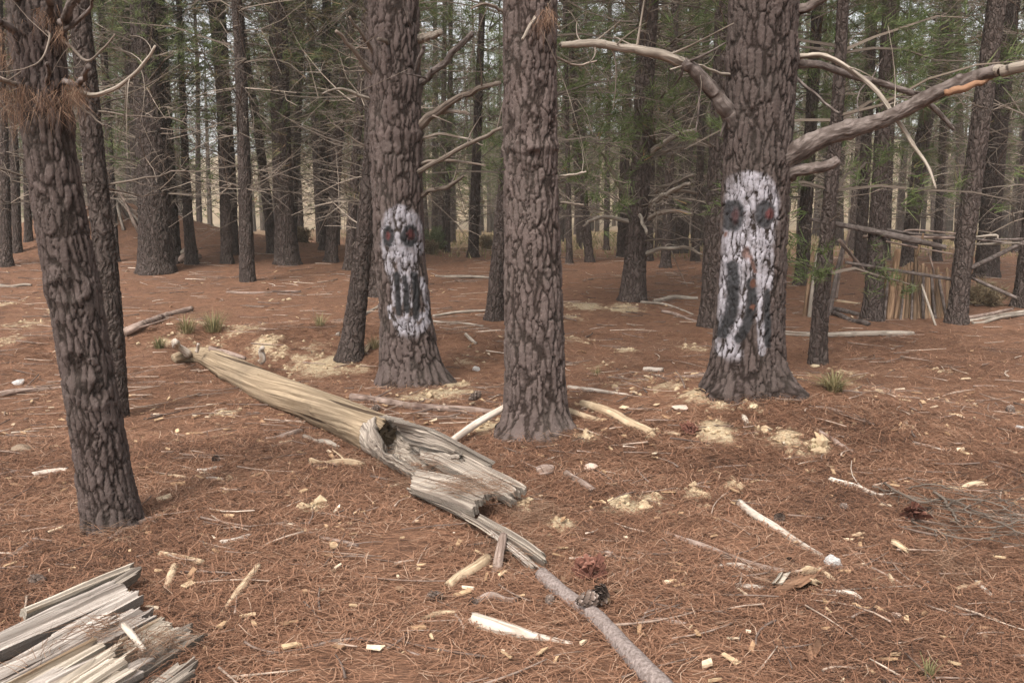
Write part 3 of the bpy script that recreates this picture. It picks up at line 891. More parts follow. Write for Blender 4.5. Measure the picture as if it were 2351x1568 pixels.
t3b, r3b = tree([(803,830,58),(815,740,50),(828,620,42),(842,500,40),(852,380,38),(862,250,36),(872,100,34),(880,0,34)],
              'thin light grey pine leaning behind the smaller painted skull', 4, 15, px=1.5, crown_dz=2, br=(2.4, 6, .6, (1, 4), (.4, .9)), flare=.25)
t4, r4 = tree([(1232,1003,146),(1228,900,140),(1225,750,134),(1222,600,130),(1220,450,126),(1215,300,124),(1216,150,124),(1218,0,124)],
              'straight thick pine without paint between the two skull faces', 5, 18, px=1.06, crown_dz=2,
              flare=.5, flare_h=.085, lobes=[(-.5, .3, .8), (-1.3, .25, .5), (-2.2, .3, .6)], rings=[(2.0, .08, .035), (2.22, .03, .06)], cellw=.22, depth=.068, scars=[(-1.7, 2.1, .05, .2, .014), (-1.45, 1.93, .06, .05, .012), (-1.9, 2.0, .05, .04, .01)])
t5, r5 = tree([(1714,908,168),(1716,800,160),(1722,680,156),(1728,560,152),(1736,440,152),(1742,300,152),(1748,150,156),(1755,0,160)],
              'thickest pine with the larger faded skull face and a long side limb', 6, 19, px=1.06, crown_dz=2,
              flare=.28, flare_h=.13, lobes=[(-.7, .28, 2.0), (-2.4, .3, .8)], rings=[(2.35, .035, .08)], cellw=.17, paint=(face_large, 0.369, 1591, 366.4), depth=.06)
t5b, r5b = tree([(1638,752,68),(1640,640,58),(1645,500,52),(1652,350,48),(1660,150,46),(1666,0,46)],
              'dark pine half hidden behind the larger painted skull', 7, 17, px=1.5, crown_dz=1, br=(2.4, 7, .7, (1, 4), (.5, 1.2)), flare=.2)
t6, r6 = tree([(1876,838,42),(1882,740,38),(1890,640,36),(1898,540,34),(1908,430,32),(1918,320,30),(1928,160,28),(1936,0,26)],
              'spindly pine standing in front of the stick shelter', 8, 12, px=1.5, crown_dz=1, br=(1.5, 3.6, .4, (1, 4), (.3, .7)), flare=.2)
t4b, r4b = tree([(1134,738,42),(1140,650,38),(1150,540,36),(1160,430,34),(1172,300,32),(1185,100,30)],
              'small dark pine peeping out behind the unpainted thick pine', 9, 14, px=1.6, crown_dz=0, flare=.2)

# ---- their limbs and hanging needles
big_limb, _, _ = limb(t5, r5, [(1790,385,34),(1818,358,28),(1900,315,22),(2000,285,18),(2090,246,17),(2160,207,17),(2240,176,15),(2292,162,14)], 'limb', 11, 'limb', 'long side limb with its bark on', 16, -0.8, .12, 90)
limb(t5, r5, [(2286,164,13),(2330,152,13),(2440,124,12.5)], 'pale_limb', 12, 'limb_tip', 'outer end of the limb stripped of its bark', 14, -.2, .04, 24, Y0=-.8, swell=0, parent=big_limb)
limb(t5, r5, [(2168,214,7),(2200,205,9),(2250,190,6),(2280,180,3)], 'orange_wood', 13, 'bark_scar', 'raw orange strip on the limb', 10, -.08, .15, 20, Y0=-.68, swell=0, parent=big_limb)
limb(t5, r5, [(1795,402,22),(1820,396,15),(1870,386,13),(1926,370,11)], 'limb', 14, 'branch_stub', None, 12, -.3, .15, 24, .01)
limb(t5, r5, [(1800,142,12),(1860,146,9),(1920,158,8),(1980,180,8),(2060,205,7),(2110,222,7),(2150,250,6),(2190,298,4)], 'limb', 15, 'branch', None, 9, .5, .12, 50, 0, 8)
limb(t5, r5, [(1800,138,8),(1850,132,6),(1890,130,6),(1950,158,6),(2010,205,5.5),(2055,270,5),(2090,320,4.5),(2128,375,3.5),(2150,435,2)], 'pale_limb', 16, 'branch', None, 8, -.5, .08, 50, 0, 9)
crooked, _, _ = limb(t5, r5, [(1705,300,26),(1680,270,22),(1655,240,19),(1620,190,16),(1585,157,14),(1560,142,13)], 'limb', 17, 'limb', 'crooked limb reaching towards the unpainted pine', 14, -.25, .12, 50, 0, 4)
limb(t5, r5, [(1572,148,12.5),(1540,132,12),(1480,117,11),(1420,108,9),(1360,102,9),(1285,103,7)], 'pale_limb', 17, 'limb_tip', 'outer part of the limb with pale bare wood', 14, -.25, .12, 60, .02, 8, Y0=-.22, swell=0, parent=crooked)
limb(t5, r5, [(1810,35,14),(1845,18,12),(1900,-8,10),(1990,-60,8)], 'limb', 18, 'branch', None, 9, -.3, .1, 24)
limb(t5, r5, [(1690,175,4),(1650,168,3.5),(1600,150,3),(1540,160,2)], 'pale_limb', 19, 'branch', None, 6, -.3, .1, 24, 0, 4)
limb(t5, r5, [(1810,165,4),(1870,215,3),(1925,262,3),(1900,240,1.5)][:3], 'limb', 20, 'branch', None, 6, -.2, .1, 20)
for k, (pts, mat_, dy, tw) in enumerate([
    ([(955,200,9),(985,178,8),(1030,130,7),(1085,75,6)], 'limb', -.4, 3),
    ([(955,295,12),(985,270,10),(1020,245,9),(1060,222,7),(1100,205,6),(1150,190,5)], 'deadwood', -.6, 5),
    ([(985,268,6),(1030,255,5),(1075,262,4)], 'pale_limb', -.4, 0),
    ([(950,400,7),(980,385,6),(1050,345,5.5),(1110,315,5),(1152,294,4)], 'deadwood', -.7, 3),
    ([(950,455,6),(990,438,5),(1030,428,5),(1065,405,3)], 'deadwood', -.4, 4),
    ([(955,90,10),(985,86,9),(1012,72,7)], 'pale_limb', -.2, 0),
    ([(955,378,4),(1000,368,3.5),(1060,372,3),(1115,380,2)], 'deadwood', -.4, 2),
    ([(960,320,3.5),(1010,308,3),(1070,318,2),(1110,335,1.5)], 'pale_limb', -.4, 3),
    ([(872,150,6),(850,110,5),(835,85,4),(800,40,3)], 'deadwood', -.5, 4),
    ([(880,205,7),(845,160,6),(810,115,5),(770,70,4)], 'deadwood', -.5, 4),
    ([(880,235,5),(830,222,4),(785,205,3),(740,215,2)], 'pale_limb', -.3, 5),
    ([(948,190,7),(960,150,6),(972,105,4)], 'limb', -.3, 1),
    ([(905,130,6),(888,100,5),(868,88,4)], 'deadwood', -.45, 0),
    ([(935,110,5),(940,60,4),(925,-10,3)], 'limb', -.3, 1)]):
    limb(t3, r3, pts, mat_, 40 + k, 'branch', None, 8, dy, .12, 30, .004, tw)
for k, (pts, mat_, dy) in enumerate([([(1250,30,4),(1225,45,4),(1200,90,3)], 'pale_limb', -.4), ([(1275,130,3),(1320,150,2.5),(1370,140,2)], 'deadwood', .2),
                                     ([(1285,405,3),(1320,400,2.5),(1345,395,2)], 'pale_limb', -.2), ([(1285,465,3),(1340,470,2.5)], 'deadwood', -.2), ([(1160,30,4),(1120,10,3),(1080,20,2)], 'deadwood', -.2)]):
    limb(t4, r4, pts, mat_, 60 + k, 'branch', None, 6, dy, .1, 18, 0, 2)
for k, (pts, mat_, dy, tw) in enumerate([
    ([(60,10,14),(30,-10,12),(-10,-40,10)], 'limb', -.3, 0), ([(70,95,10),(20,60,9),(-20,40,8)], 'limb', -.3, 3), ([(140,60,12),(155,30,11),(180,-20,10)], 'limb', -.2, 0),
    ([(120,60,9),(112,10,9),(105,-40,8)], 'limb', -.4, 0), ([(135,80,6),(175,50,5),(205,25,4),(215,-5,3)], 'limb', -.3, 2),
    ([(150,200,7),(205,218,6),(250,212,5),(300,180,4),(335,140,3.5),(355,105,3)], 'pale_limb', -.2, 6), ([(145,190,8),(185,192,7),(200,150,6)], 'limb', -.3, 0),
    ([(130,85,4),(165,110,3.5),(195,140,3),(225,125,2.5),(265,80,2)], 'deadwood', -.25, 4), ([(105,200,6),(112,165,5),(108,145,4)], 'limb', -.55, 0),
    ([(90,70,3),(115,80,3),(100,130,2),(80,150,2)], 'deadwood', -.5, 2), ([(60,200,6),(20,190,5),(-20,175,4)], 'deadwood', -.3, 4), ([(150,210,4),(195,255,3),(240,290,2)], 'deadwood', -.1, 4)]):
    limb(t1, r1, pts, mat_, 80 + k, 'branch', None, 8, dy, .12, 26, .004, tw)
def needle_skirt(tr, rt, pts, n, L, w, seed, label):
    G = Geo(); rg = np.random.RandomState(seed)
    for k in range(n):
        i = rg.randint(len(pts)); u, v, s = pts[i]
        p = pd(u + rg.normal(0, s), v + rg.normal(0, s * .7), tr.Y - tr.r0 * rg.uniform(.2, 1.6)) - tr.base
        needle_tuft(G, p, np.array([rg.normal(0, .5), rg.normal(0, .4), -1]), 8, L * rg.uniform(.6, 1.2), w, rg, .6, 0, 1, .1)
    o = obj('dead_needle_clump', G.mesh('dead_needle_clump', M['rust'], False), rt)
    o['label'] = label
needle_skirt(t1, r1, [(10,205,16),(35,228,18),(70,215,14),(95,235,16),(125,215,18),(150,228,14),(178,208,10),(0,250,16),(45,258,14),(130,250,14),(160,195,10),(60,200,14)], 135, .14, .0021, 5, 'rusty dead needles caught on the dead branches')
needle_skirt(t1, r1, [(90,30,12),(140,70,8),(5,120,20),(-10,60,20)], 40, .14, .0024, 6, 'small rusty needle tuft')
needle_skirt(t4, r4, [(1255,25,9),(1250,40,8)], 34, .15, .003, 8, 'rusty needle tuft stuck on the bark')

# ---- trees of the middle distance: path, label, extra
MID = [
 ([(360,630,80),(355,500,72),(350,350,70),(340,200,66),(326,0,54)], 'tall thick pine on the low bank, thinner trunks crowding behind it', dict(flare=.25, br=(1.3, 7, .5, (2, 6), (.5, 1.5)))),
 ([(394,606,44),(388,500,42),(378,300,36),(362,0,30)], 'dark pine pressed against the thick pine on the bank', dict(br=(1.5, 7, .6, (2, 5), (.4, 1.1)))),
 ([(345,612,44),(338,400,44),(322,250,44),(305,120,42),(285,0,40)], 'pine leaning away behind the thick pine on the bank', dict(br=(2.5, 8, .6, (2, 5), (.6, 1.4)))),
 ([(441,608,28),(430,480,22),(422,300,16),(411,0,13)], 'thin pine next to the small woodpile on the bank', dict(br=(1.5, 7, .55, (2, 5), (.4, 1.2)))),
 ([(521,606,27),(517,450,25),(508,200,24),(487,0,22)], 'narrow pine with pale sandy ground at its foot', dict(br=(1.3, 8, .5, (2, 5), (.5, 1.4)))),
 ([(538,585,22),(532,400,20),(520,200,18),(508,0,16)], 'dark narrow pine just behind the one on pale sandy ground', dict(br=(1.3, 8, .6, (2, 5), (.5, 1.2)))),
 ([(569,648,36),(564,500,31),(558,300,28),(551,120,26),(543,0,24)], 'clean slender pine standing alone before the dark pair', dict(flare=.2, br=(1.8, 7, .6, (1, 4), (.3, .9)))),
 ([(660,610,58),(653,500,46),(646,350,42),(641,150,42),(637,0,42)], 'broad pine with spreading foot at the edge of the bank', dict(flare=.3, br=(1.5, 7, .55, (2, 5), (.5, 1.4)))),
 ([(626,582,24),(612,450,22),(592,300,20),(572,180,18),(555,60,16)], 'pine slanting steeply behind the broad pine on the bank', dict(br=(2, 8, .6, (2, 5), (.5, 1.2)))),
 ([(671,560,20),(676,450,18),(684,300,16),(690,150,14)], 'dim pine showing past the broad pine on the bank', dict(br=(1.2, 8, .5, (2, 6), (.6, 1.4)))),
 ([(749,575,30),(748,450,26),(746,300,24),(750,0,20)], 'rear one of two crossing pines near the painted skull', dict(br=(1.2, 8, .45, (3, 6), (.7, 1.7)))),
 ([(760,603,30),(766,480,26),(776,320,24),(796,120,20),(815,0,18)], 'front one of two crossing pines near the painted skull', dict(br=(1.2, 8, .45, (3, 6), (.7, 1.7)))),
 ([(802,620,26),(808,500,22),(818,350,20),(835,100,18)], 'faint pine behind the thin light grey leaning pine', dict(br=(1.2, 8, .5, (2, 5), (.6, 1.4)))),
 ([(860,682,58),(858,560,50),(856,400,44),(858,200,40)], 'dark pine wedged behind the leaning one at the smaller skull', dict(br=(2.2, 7, .6, (2, 4), (.5, 1.2)))),
 ([(1086,592,26),(1090,480,24),(1096,300,20),(1108,0,15)], 'lone upright pine seen between the smaller skull and the unpainted pine', dict(br=(1.2, 8, .5, (2, 6), (.6, 1.6)))),
 ([(1026,580,15),(1028,450,13),(1033,200,11)], 'thin pine beside the pale green shrub', dict(br=(1.2, 8, .5, (2, 6), (.6, 1.6)))),
 ([(1012,572,16),(1014,450,14),(1018,250,12)], 'thin dim pine just behind the pale green shrub', dict(br=(1.2, 8, .5, (2, 6), (.6, 1.6)))),
 ([(1307,606,16),(1305,450,13),(1300,200,11),(1296,0,10)], 'straight stick-thin pine just past the unpainted thick pine', dict(br=(1.2, 8, .5, (2, 6), (.6, 1.6)))),
 ([(1354,603,21),(1346,500,18),(1334,400,17),(1322,280,15),(1312,120,13)], 'bent pine leaning towards the unpainted thick pine', dict(br=(1.2, 8, .5, (2, 6), (.6, 1.6)))),
 ([(1452,694,62),(1458,600,50),(1466,480,46),(1474,330,44),(1482,150,44),(1490,0,44)], 'sturdy pine ringed with bare pale branches, centre of the right half', dict(flare=.3, rings=[(2.15, .12, .05), (1.6, .08, .05)], br=(1.0, 6.5, .42, (3, 7), (.7, 1.6)))),
 ([(1428,592,26),(1432,450,24),(1438,250,22),(1445,0,20)], 'dark pine just behind the sturdy pine with bare branches', dict(br=(1.2, 8, .5, (2, 5), (.6, 1.4)))),
 ([(1490,600,18),(1494,450,16),(1500,250,15)], 'slim pine hugging the sturdy pine with bare branches', dict(br=(1.2, 8, .5, (2, 5), (.6, 1.4)))),
 ([(1527,616,24),(1533,500,22),(1540,300,20),(1550,0,18)], 'slim pine between the sturdy one and the larger skull', dict(br=(1.2, 8, .5, (2, 6), (.6, 1.4)))),
 ([(1563,582,34),(1570,450,30),(1582,250,28),(1596,0,26)], 'thick hazy pine left of the half-hidden dark one', dict(br=(1.2, 8, .5, (2, 6), (.6, 1.4)))),
 ([(2003,736,46),(2008,640,42),(2014,520,38),(2022,380,34),(2032,200,32),(2042,0,30)], 'pine serving as near post of the stick shelter', dict(br=(2.6, 7, .6, (2, 5), (.5, 1.3)))),
 ([(2196,744,44),(2206,640,42),(2220,520,42),(2236,400,42),(2262,200,42),(2290,0,42)], 'slanting pine holding the far end of the shelter rail', dict(br=(2.2, 7, .5, (2, 5), (.5, 1.3)))),
 ([(2264,638,52),(2272,520,46),(2284,380,42),(2304,180,38),(2324,0,34)], 'thick pine behind the slanting shelter post', dict(br=(1.5, 7, .5, (2, 5), (.5, 1.3)))),
 ([(2344,706,40),(2352,640,38),(2366,520,36)], 'dark pine cut by the picture edge beside the shelter', dict(br=(1.5, 6, .6, (2, 4), (.5, 1.1)))),
 ([(2084,612,36),(2098,480,32),(2116,330,32),(2144,180,30),(2186,0,30)], 'dark slanting pine rising from behind the shelter fence', dict(br=(1.3, 7, .5, (2, 6), (.6, 1.4)))),
 ([(1972,622,28),(1980,500,26),(1988,350,24),(2000,100,22)], 'dim upright pine behind the near shelter post', dict(br=(1.3, 7, .5, (2, 5), (.6, 1.4)))),
 ([(1840,656,32),(1848,520,30),(1858,350,28),(1872,100,26)], 'bushy pine with green needles beside the larger skull', dict(br=(1.3, 6, .6, (2, 5), (.6, 1.2)))),
 ([(2150,600,20),(2158,450,18),(2170,200,16)], 'thin pine over the middle of the shelter', dict(br=(1.3, 7, .5, (2, 6), (.6, 1.4)))),
 ([(14,614,28),(12,480,24),(5,250,22)], 'dark pine at the outer edge of the bank', dict(br=(1.3, 7, .5, (2, 5), (.6, 1.4)))),
 ([(264,602,20),(258,480,18),(246,250,16),(232,0,15)], 'thin pine behind the slim grey pine on the bank', dict(br=(1.3, 7, .5, (2, 5), (.6, 1.3)))),
 ([(66,556,18),(62,400,16),(55,200,15)], 'narrow pine further back on the bank', dict(br=(1.3, 7, .5, (2, 5), (.6, 1.3)))),
 ([(40,582,20),(36,420,18),(28,200,16)], 'narrow pine next to the dark one at the outer bank edge', dict(br=(1.3, 7, .5, (2, 5), (.6, 1.3)))),
 ([(1392,575,14),(1394,400,12),(1398,150,11)], 'thin far pine left of the sturdy branchy pine', dict(br=(1.3, 8, .5, (2, 5), (.6, 1.3)))),
 ([(2036,598,16),(2042,400,15),(2052,150,14)], 'thin far pine above the shelter roof poles', dict(br=(1.3, 8, .5, (2, 5), (.6, 1.3)))),
 ([(1595,600,20),(1604,450,18),(1616,200,16)], 'thin pine close left of the half-hidden dark pine', dict(br=(1.3, 8, .5, (2, 5), (.6, 1.3)))),
]
MT = []
for k, (path, label, kw) in enumerate(MID):
    tr, rt = tree(path, label, 20 + k, 15 + (k * 37 % 50) / 10.0, 'pines of the middle distance', px=1.45, under=k not in (24, 25), crown_dz=-0.8, **kw)
    MT.append((tr, rt))

# the long bare branches of the branchy pine
tb, rb = MT[19]
for k, (pts, dy) in enumerate([([(1490,450,5),(1525,430,4.5),(1590,402,4)], -.5), ([(1490,470,7),(1530,445,6),(1585,420,4.5)], -.7), ([(1495,465,5),(1545,440,4.5),(1600,443,3)], -.3),
                               ([(1480,355,7),(1520,330,6),(1560,305,5),(1600,300,4)], -.4), ([(1480,360,6),(1530,345,5),(1600,332,3)], .3), ([(1470,590,6),(1520,572,5),(1580,570,3.5),(1610,585,2.5)], -.5),
                               ([(1450,470,7),(1425,430,6),(1400,385,5),(1380,350,3)], -.4), ([(1450,510,5),(1400,500,4.5),(1360,505,3.5),(1340,520,2.5)], -.4), ([(1480,505,6),(1530,485,5),(1590,490,4)], -.5), ([(1462,480,5),(1475,510,4),(1485,535,3)], -.6)]):
    limb(tb, rb, pts, 'pale_limb' if k % 2 else 'deadwood', 300 + k, 'branch', None, 7, dy, .1, 26, 0, 5)

# green sprays low on three trees by the larger skull
def green_sprays(tr, rt, seed, z0, z1, nb, L, side=(-1, 1)):
    rg = np.random.RandomState(seed)
    GB, GN = Geo(), Geo()
    for k in range(nb):
        z = rg.uniform(z0, z1); cx, rr = tr.axis(z)
        az = rg.uniform(0, 6.28); l = rg.uniform(*L)
        o = np.array([math.cos(az), math.sin(az), 0]); t = np.linspace(0, 1, 7)
        P = np.array([float(cx), 0, z])[None] + o[None] * (l * t)[:, None]
        P[:, 2] += l * (rg.uniform(0, .35) * t - rg.uniform(.1, .6) * t ** 2)
        tube(GB, P, .012 * (1 - .7 * t), 4, cap=False, rnd=.4)
        for m in range(int(20 * l)):
            s = rg.uniform(.3, 1); c = np.array([np.interp(s, t, P[:, q]) for q in range(3)]) + rg.normal(0, .09, 3)
            needle_tuft(GN, c, o * .6 + np.array([0, 0, -.35]) + rg.normal(0, .4, 3), 20, .17, .0048, rg, .8, .1, .8, .15)
    obj('needle_sprays', merged(GB, GN, 'needle_sprays', M['far_twig'], M['green']), rt)
green_sprays(*MT[30], 5, 1.7, 5.5, 34, (.5, 1.1))
green_sprays(*MT[28], 6, 2.6, 6.5, 24, (.6, 1.5))
green_sprays(*MT[24], 7, 3.4, 5.8, 14, (.5, 1.1))
green_sprays(*MT[29], 8, 2.0, 7.0, 22, (.6, 1.4))
green_sprays(*MT[31], 10, 2.6, 7.0, 18, (.6, 1.4))

# ---- the crowd of distant pines: three trunk meshes shared by all
FT = []
class _F: pass
for k in range(3):
    f = Trunk([(1175, 560, 20), (1175 + 4 * (k - 1), 400, 18)], 18.0, 90 + k)
    f.Y = 30.0; f.zs = np.array([0, 3, 9, 18.0]); f.xs = np.array([0, .05 * (k - 1), -.12 * (k - 1), .1 * k]); f.rs = np.array([1.0, .86, .6, .08]) * .19; f.r0 = .19
    f.top_seen = 12
    FT.append(f.mesh(Geo(), 1.6, flare=.2, depth=.06, cellw=.3).mesh('trunk', M['bark_far']))
rg = np.random.RandomState(33)
placed = [(t.base[0], t.base[1]) for t, _ in MT] + [(t.base[0], t.base[1]) for t in (t1, t2, t3, t3b, t4, t5, t5b, t6, t4b)]
count = 0
tries = 0
while count < 150 and tries < 4000:
    tries += 1
    y = 24 + 56 * rg.rand() ** 0.75
    x = rg.uniform(-0.66, 0.66) * y
    if min((x - a) ** 2 + (y - b) ** 2 for a, b in placed) < 2.0 ** 2: continue
    if abs(x / y + 0.33) < 0.05 and rg.rand() < .5: continue           # the lighter gaps in the wood
    if abs(x / y - 0.105) < 0.02 and rg.rand() < .5: continue
    placed.append((x, y)); count += 1
    rt = root('pine_tree', (x, y, gz1(x, y) - .03), 'distant pine among the hazy crowd of thin trunks at the back of the wood', 'pine tree', 'distant pines at the back of the wood')
    s = rg.uniform(.65, 1.25); rz = rg.uniform(0, 6.28)
    rt.rotation_euler = (rg.normal(0, .022), rg.normal(0, .03), rz)
    obj('trunk', FT[count % 3], rt, scale=(s, s, rg.uniform(.85, 1.1)))
    obj('crown', CROWN[rg.randint(4)], rt, (0, 0, rg.uniform(-4.0, -.5)), (0, 0, rg.uniform(0, 6)))
    tag(obj('dead_branches', UNDER[rg.randint(4)], rt, (0, 0, rg.uniform(-.4, .8)), (0, 0, rg.uniform(0, 6))), kind='stuff')

# ---- beyond them the wood closes into one mass
rg = np.random.RandomState(55)
GB, GN = Geo(), Geo()
for k in range(150):
    y = rg.uniform(70, 96); x = rg.uniform(-.64, .64) * y
    if rg.rand() < .5 and (abs(x / y + .33) < .05 or abs(x / y - .105) < .02): continue
    z0 = gz1(x, min(y, 80)); H = rg.uniform(13, 19)
    t = np.linspace(0, 1, 5)
    tube(GB, np.stack([x + rg.normal(0, .3) * t, y + 0 * t, z0 - .3 + H * t], 1), .2 * (1.05 - t), 6, cap=False, rnd=rg.uniform(0, .25))
    for m in range(105):
        f = rg.rand(); zz = 1.2 + (H - 1.2) * f; rr = (2.0 * (1 - f) ** .6 + .4) * rg.uniform(.2, 1); a = rg.uniform(0, 6.28)
        needle_tuft(GN, np.array([x + math.cos(a) * rr, y + math.sin(a) * rr, z0 + zz]), np.array([math.cos(a), math.sin(a), .3]), 5, .55, .075, rg, 1.0, *((.0, .9) if zz > 5 else (.5, 1.0)))
tag(obj('distant_wood', merged(GB, GN, 'distant_wood', M['far_twig'], M['green'])), 'far-off wood closing the view behind all the trunks', 'wood', kind='stuff')
# ================================================================== WOOD ON THE GROUND
def plank(G, A, B, nu=60, nv=24, ridge=0.012, rfreq=26.0, steps=7, stepamp=0.012, thick=0.04, jag0=0.0, jag1=0.12, seed=0, cup=0.0, **kw):
    """a torn slab of wood between edge curves A and B, with ridged grain and splintered ends"""
    rg = np.random.RandomState(seed)
    A = crom(A, 80); B = crom(B, 80)
    Lm = np.linalg.norm(np.diff(A, axis=0), axis=1).sum()
    Wm = np.linalg.norm(A - B, axis=1).mean()
    u = np.linspace(0, 1, nu); v = np.linspace(0, 1, nv)
    U, Vv = np.meshgrid(u, v, indexing='ij')
    cell = np.floor((v + 0.02 * np.sin(v * 9)) * steps).astype(int)
    cj = np.array([rg.rand() for _ in range(steps + 3)]); cj0 = np.array([rg.rand() for _ in range(steps + 3)]); ch = np.array([rg.normal() for _ in range(steps + 3)])
    fj = 0.35 * np.repeat(rg.rand(nv // 2 + 1), 2)[:nv]
    e1 = 1 - jag1 * (0.7 * cj[cell] + fj); e0 = jag0 * (0.7 * cj0[cell] + fj[::-1])
    Ue = e0[None] + U * (e1 - e0)[None]
    def ev(E):
        x = Ue * 79
        i = np.clip(np.floor(x).astype(int), 0, 78); f = np.clip(x - i, 0, 1)[..., None]
        return E[i] * (1 - f) + E[i + 1] * f
    Pa, Pb = ev(A), ev(B)
    P = Pa * (1 - Vv[..., None]) + Pb * Vv[..., None]
    nrm = np.cross((A[-1] - A[0]), (B - A).mean(0)); nrm /= np.linalg.norm(nrm)
    if nrm[2] < 0: nrm = -nrm
    q = np.stack([(Vv * Wm * 40).ravel(), (Ue * Lm * 3).ravel(), np.full(U.size, seed * 1.7)], 1)
    def fibres(wd, fl, sd):
        w_ = Vv * Wm / wd + 0.35 * vnoise(np.stack([(Ue * Lm * 2.2).ravel(), np.full(U.size, sd * 1.3), (Vv * 2).ravel()], 1), sd).reshape(U.shape)
        c_ = np.floor(w_)
        return vnoise(np.stack([(Ue * Lm * fl + c_ * 17.3).ravel(), (c_ * 5.1).ravel(), np.full(U.size, sd * 2.7)], 1), sd).reshape(U.shape), w_ - c_
    fa, ga = fibres(.030, 1.2, seed); fb, gb = fibres(.011, 3.0, seed + 7)
    groove = -1.3 * np.exp(-(np.minimum(ga, 1 - ga) / .10) ** 2) * (h3(np.floor(Vv * Wm / .03), 0 * Vv, 0 * Vv, seed) > .35)
    h = (0.9 * fa + 0.5 * fb + groove) * ridge + ch[cell][None] * stepamp * (0.5 + 0.5 * Ue) - cup * (1 - (2 * Vv - 1) ** 2)
    h += fbm(np.stack([(Vv * Wm * 9).ravel(), (Ue * Lm * 6).ravel(), np.full(U.size, seed * 3.1)], 1), 2, seed + 9).reshape(U.shape) * 0.004
    top = P + nrm * h[..., None]
    bot = P + nrm * (np.minimum(h, 0) - thick * (0.7 + 0.3 * fbm(q * 0.4, 1, seed + 4).reshape(U.shape)))[..., None]
    n = nu * nv
    gi = np.arange(n).reshape(nu, nv)
    def quads(g): return np.stack([g[:-1, :-1], g[1:, :-1], g[1:, 1:], g[:-1, 1:]], 2).reshape(-1, 4)
    Q = [quads(gi), quads(gi + n)[:, ::-1]]
    for a, rev in ((gi[0], 0), (gi[-1], 1), (gi[:, 0], 1), (gi[:, -1], 0)):
        q_ = np.stack([a[:-1], a[1:], a[1:] + n, a[:-1] + n], 1)
        Q.append(q_[:, ::-1] if rev else q_)
    grain = np.stack([(Ue * Lm).ravel(), (Vv * Wm).ravel() + seed * .61], 1)
    G.add(np.vstack([top.reshape(-1, 3), bot.reshape(-1, 3)]), np.vstack(Q), None, grain=np.vstack([grain, grain + 3.3]), **kw)
    return G

def stick_geo(pts, seg=9, noise=.14, seed=0, chips=.02, twigs=0, n=None, lift=0.6, base=None):
    """pts: photo position (u, v, half-width[, height above the ground])"""
    P, r = [], []
    for q in pts:
        u, v, w = q[:3]
        p0 = gp(u, v); rm = w * fdist(p0) / FV
        h = q[3] if len(q) > 3 else rm * lift
        P.append(gp(u, v, h)); r.append(rm)
    P = np.array(P); m = len(P)
    n = n or max(10, 9 * m)
    Pc = crom(P, n); rc = np.interp(np.linspace(0, m - 1, n), np.arange(m), r)
    b = P.mean(0) if base is None else base
    rg = np.random.RandomState(seed + 3)
    t = np.linspace(0, 1, n)[:, None]
    Pc = Pc + (np.sin(t * rg.uniform(4, 9) + rg.uniform(0, 6)) * rg.normal(0, 1, 3)[None] * np.mean(r) * .35)
    G = Geo()
    tube(G, Pc - b, rc, seg, noise, 9, seed, chips=chips, rnd=rg.rand())
    for k in range(twigs):
        i = rg.randint(2, n - 2); l = rg.uniform(.08, .3); q = np.linspace(0, 1, 6)[:, None]
        d = rg.normal(0, .7, 3); d[2] = abs(d[2]) * .25
        W = Pc[i] - b + d * l * q + rg.normal(0, .4, 3) * np.array([1, 1, .25]) * l * q ** 2
        tube(G, W, max(.002, rc[i] * .4) * (1 - .7 * q[:, 0]), 4, cap=False, rnd=.5)
    return G, b, Pc, rc

# ---- the long fallen log, stripped of bark, torn open at its near end
axis = [(398,822,10),(440,816,17),(478,820,22),(530,846,30),(605,880,36),(690,914,41),(770,952,45),(838,985,48),(900,1014,50)]
P, r = [], []
for (u, v, w) in axis:
    p0 = gp(u, v + w * .95); rm = w * fdist(p0) / FV
    p = pd(u, v, p0[1] + rm * .5); P.append(p); r.append(rm)
P = np.array(P); LB = P[4].copy(); LB[2] = gz1(LB[0], LB[1])
log = root('fallen_log', LB, 'long fallen log stripped of bark, its near end torn open and hollow', 'fallen log')
n = 210; SG = 110
Pc = crom(P, n); rc = np.interp(np.linspace(0, len(P) - 1, n), np.arange(len(P)), r)
Pc[:, 2] += .012 * np.sin(np.linspace(0, 9, n)) - .01
keepn = int(n * .955)
T0, N0, B0 = frames(Pc)
th = np.arange(SG) / SG * 2 * np.pi
ss = np.linspace(0, 6.2, n)
TH, SS = np.meshgrid(th, ss)
RR = np.repeat(rc[:, None], SG, 1) * (1 + .05 * np.cos(2 * TH + SS * 1.1) + .035 * np.cos(3 * TH - SS * 1.9) + .03 * np.sin(SS * 3.1 + TH))
qq = np.stack([(np.cos(TH + SS * .4) * 1.3).ravel(), (np.sin(TH + SS * .4) * 1.3).ravel(), (SS * .7).ravel()], 1)
RR = RR * (1 + .06 * fbm(qq * 1.6, 3, 4).reshape(RR.shape)) + fbm(qq * np.array([9, 9, 1.5]), 3, 6).reshape(RR.shape) * .006
rgk = np.random.RandomState(5)
for k in range(26):                                   # drying cracks that follow the twisted grain
    t0 = rgk.uniform(0, 6.28); s0 = rgk.uniform(.3, 5.6); ln = rgk.uniform(.3, 1.1)
    dd = np.angle(np.exp(1j * (TH + SS * .32 + .05 * np.sin(SS * 7 + k) - t0)))
    RR -= .016 * np.exp(-(dd / .035) ** 2) * np.exp(-((SS - s0) / ln) ** 4)
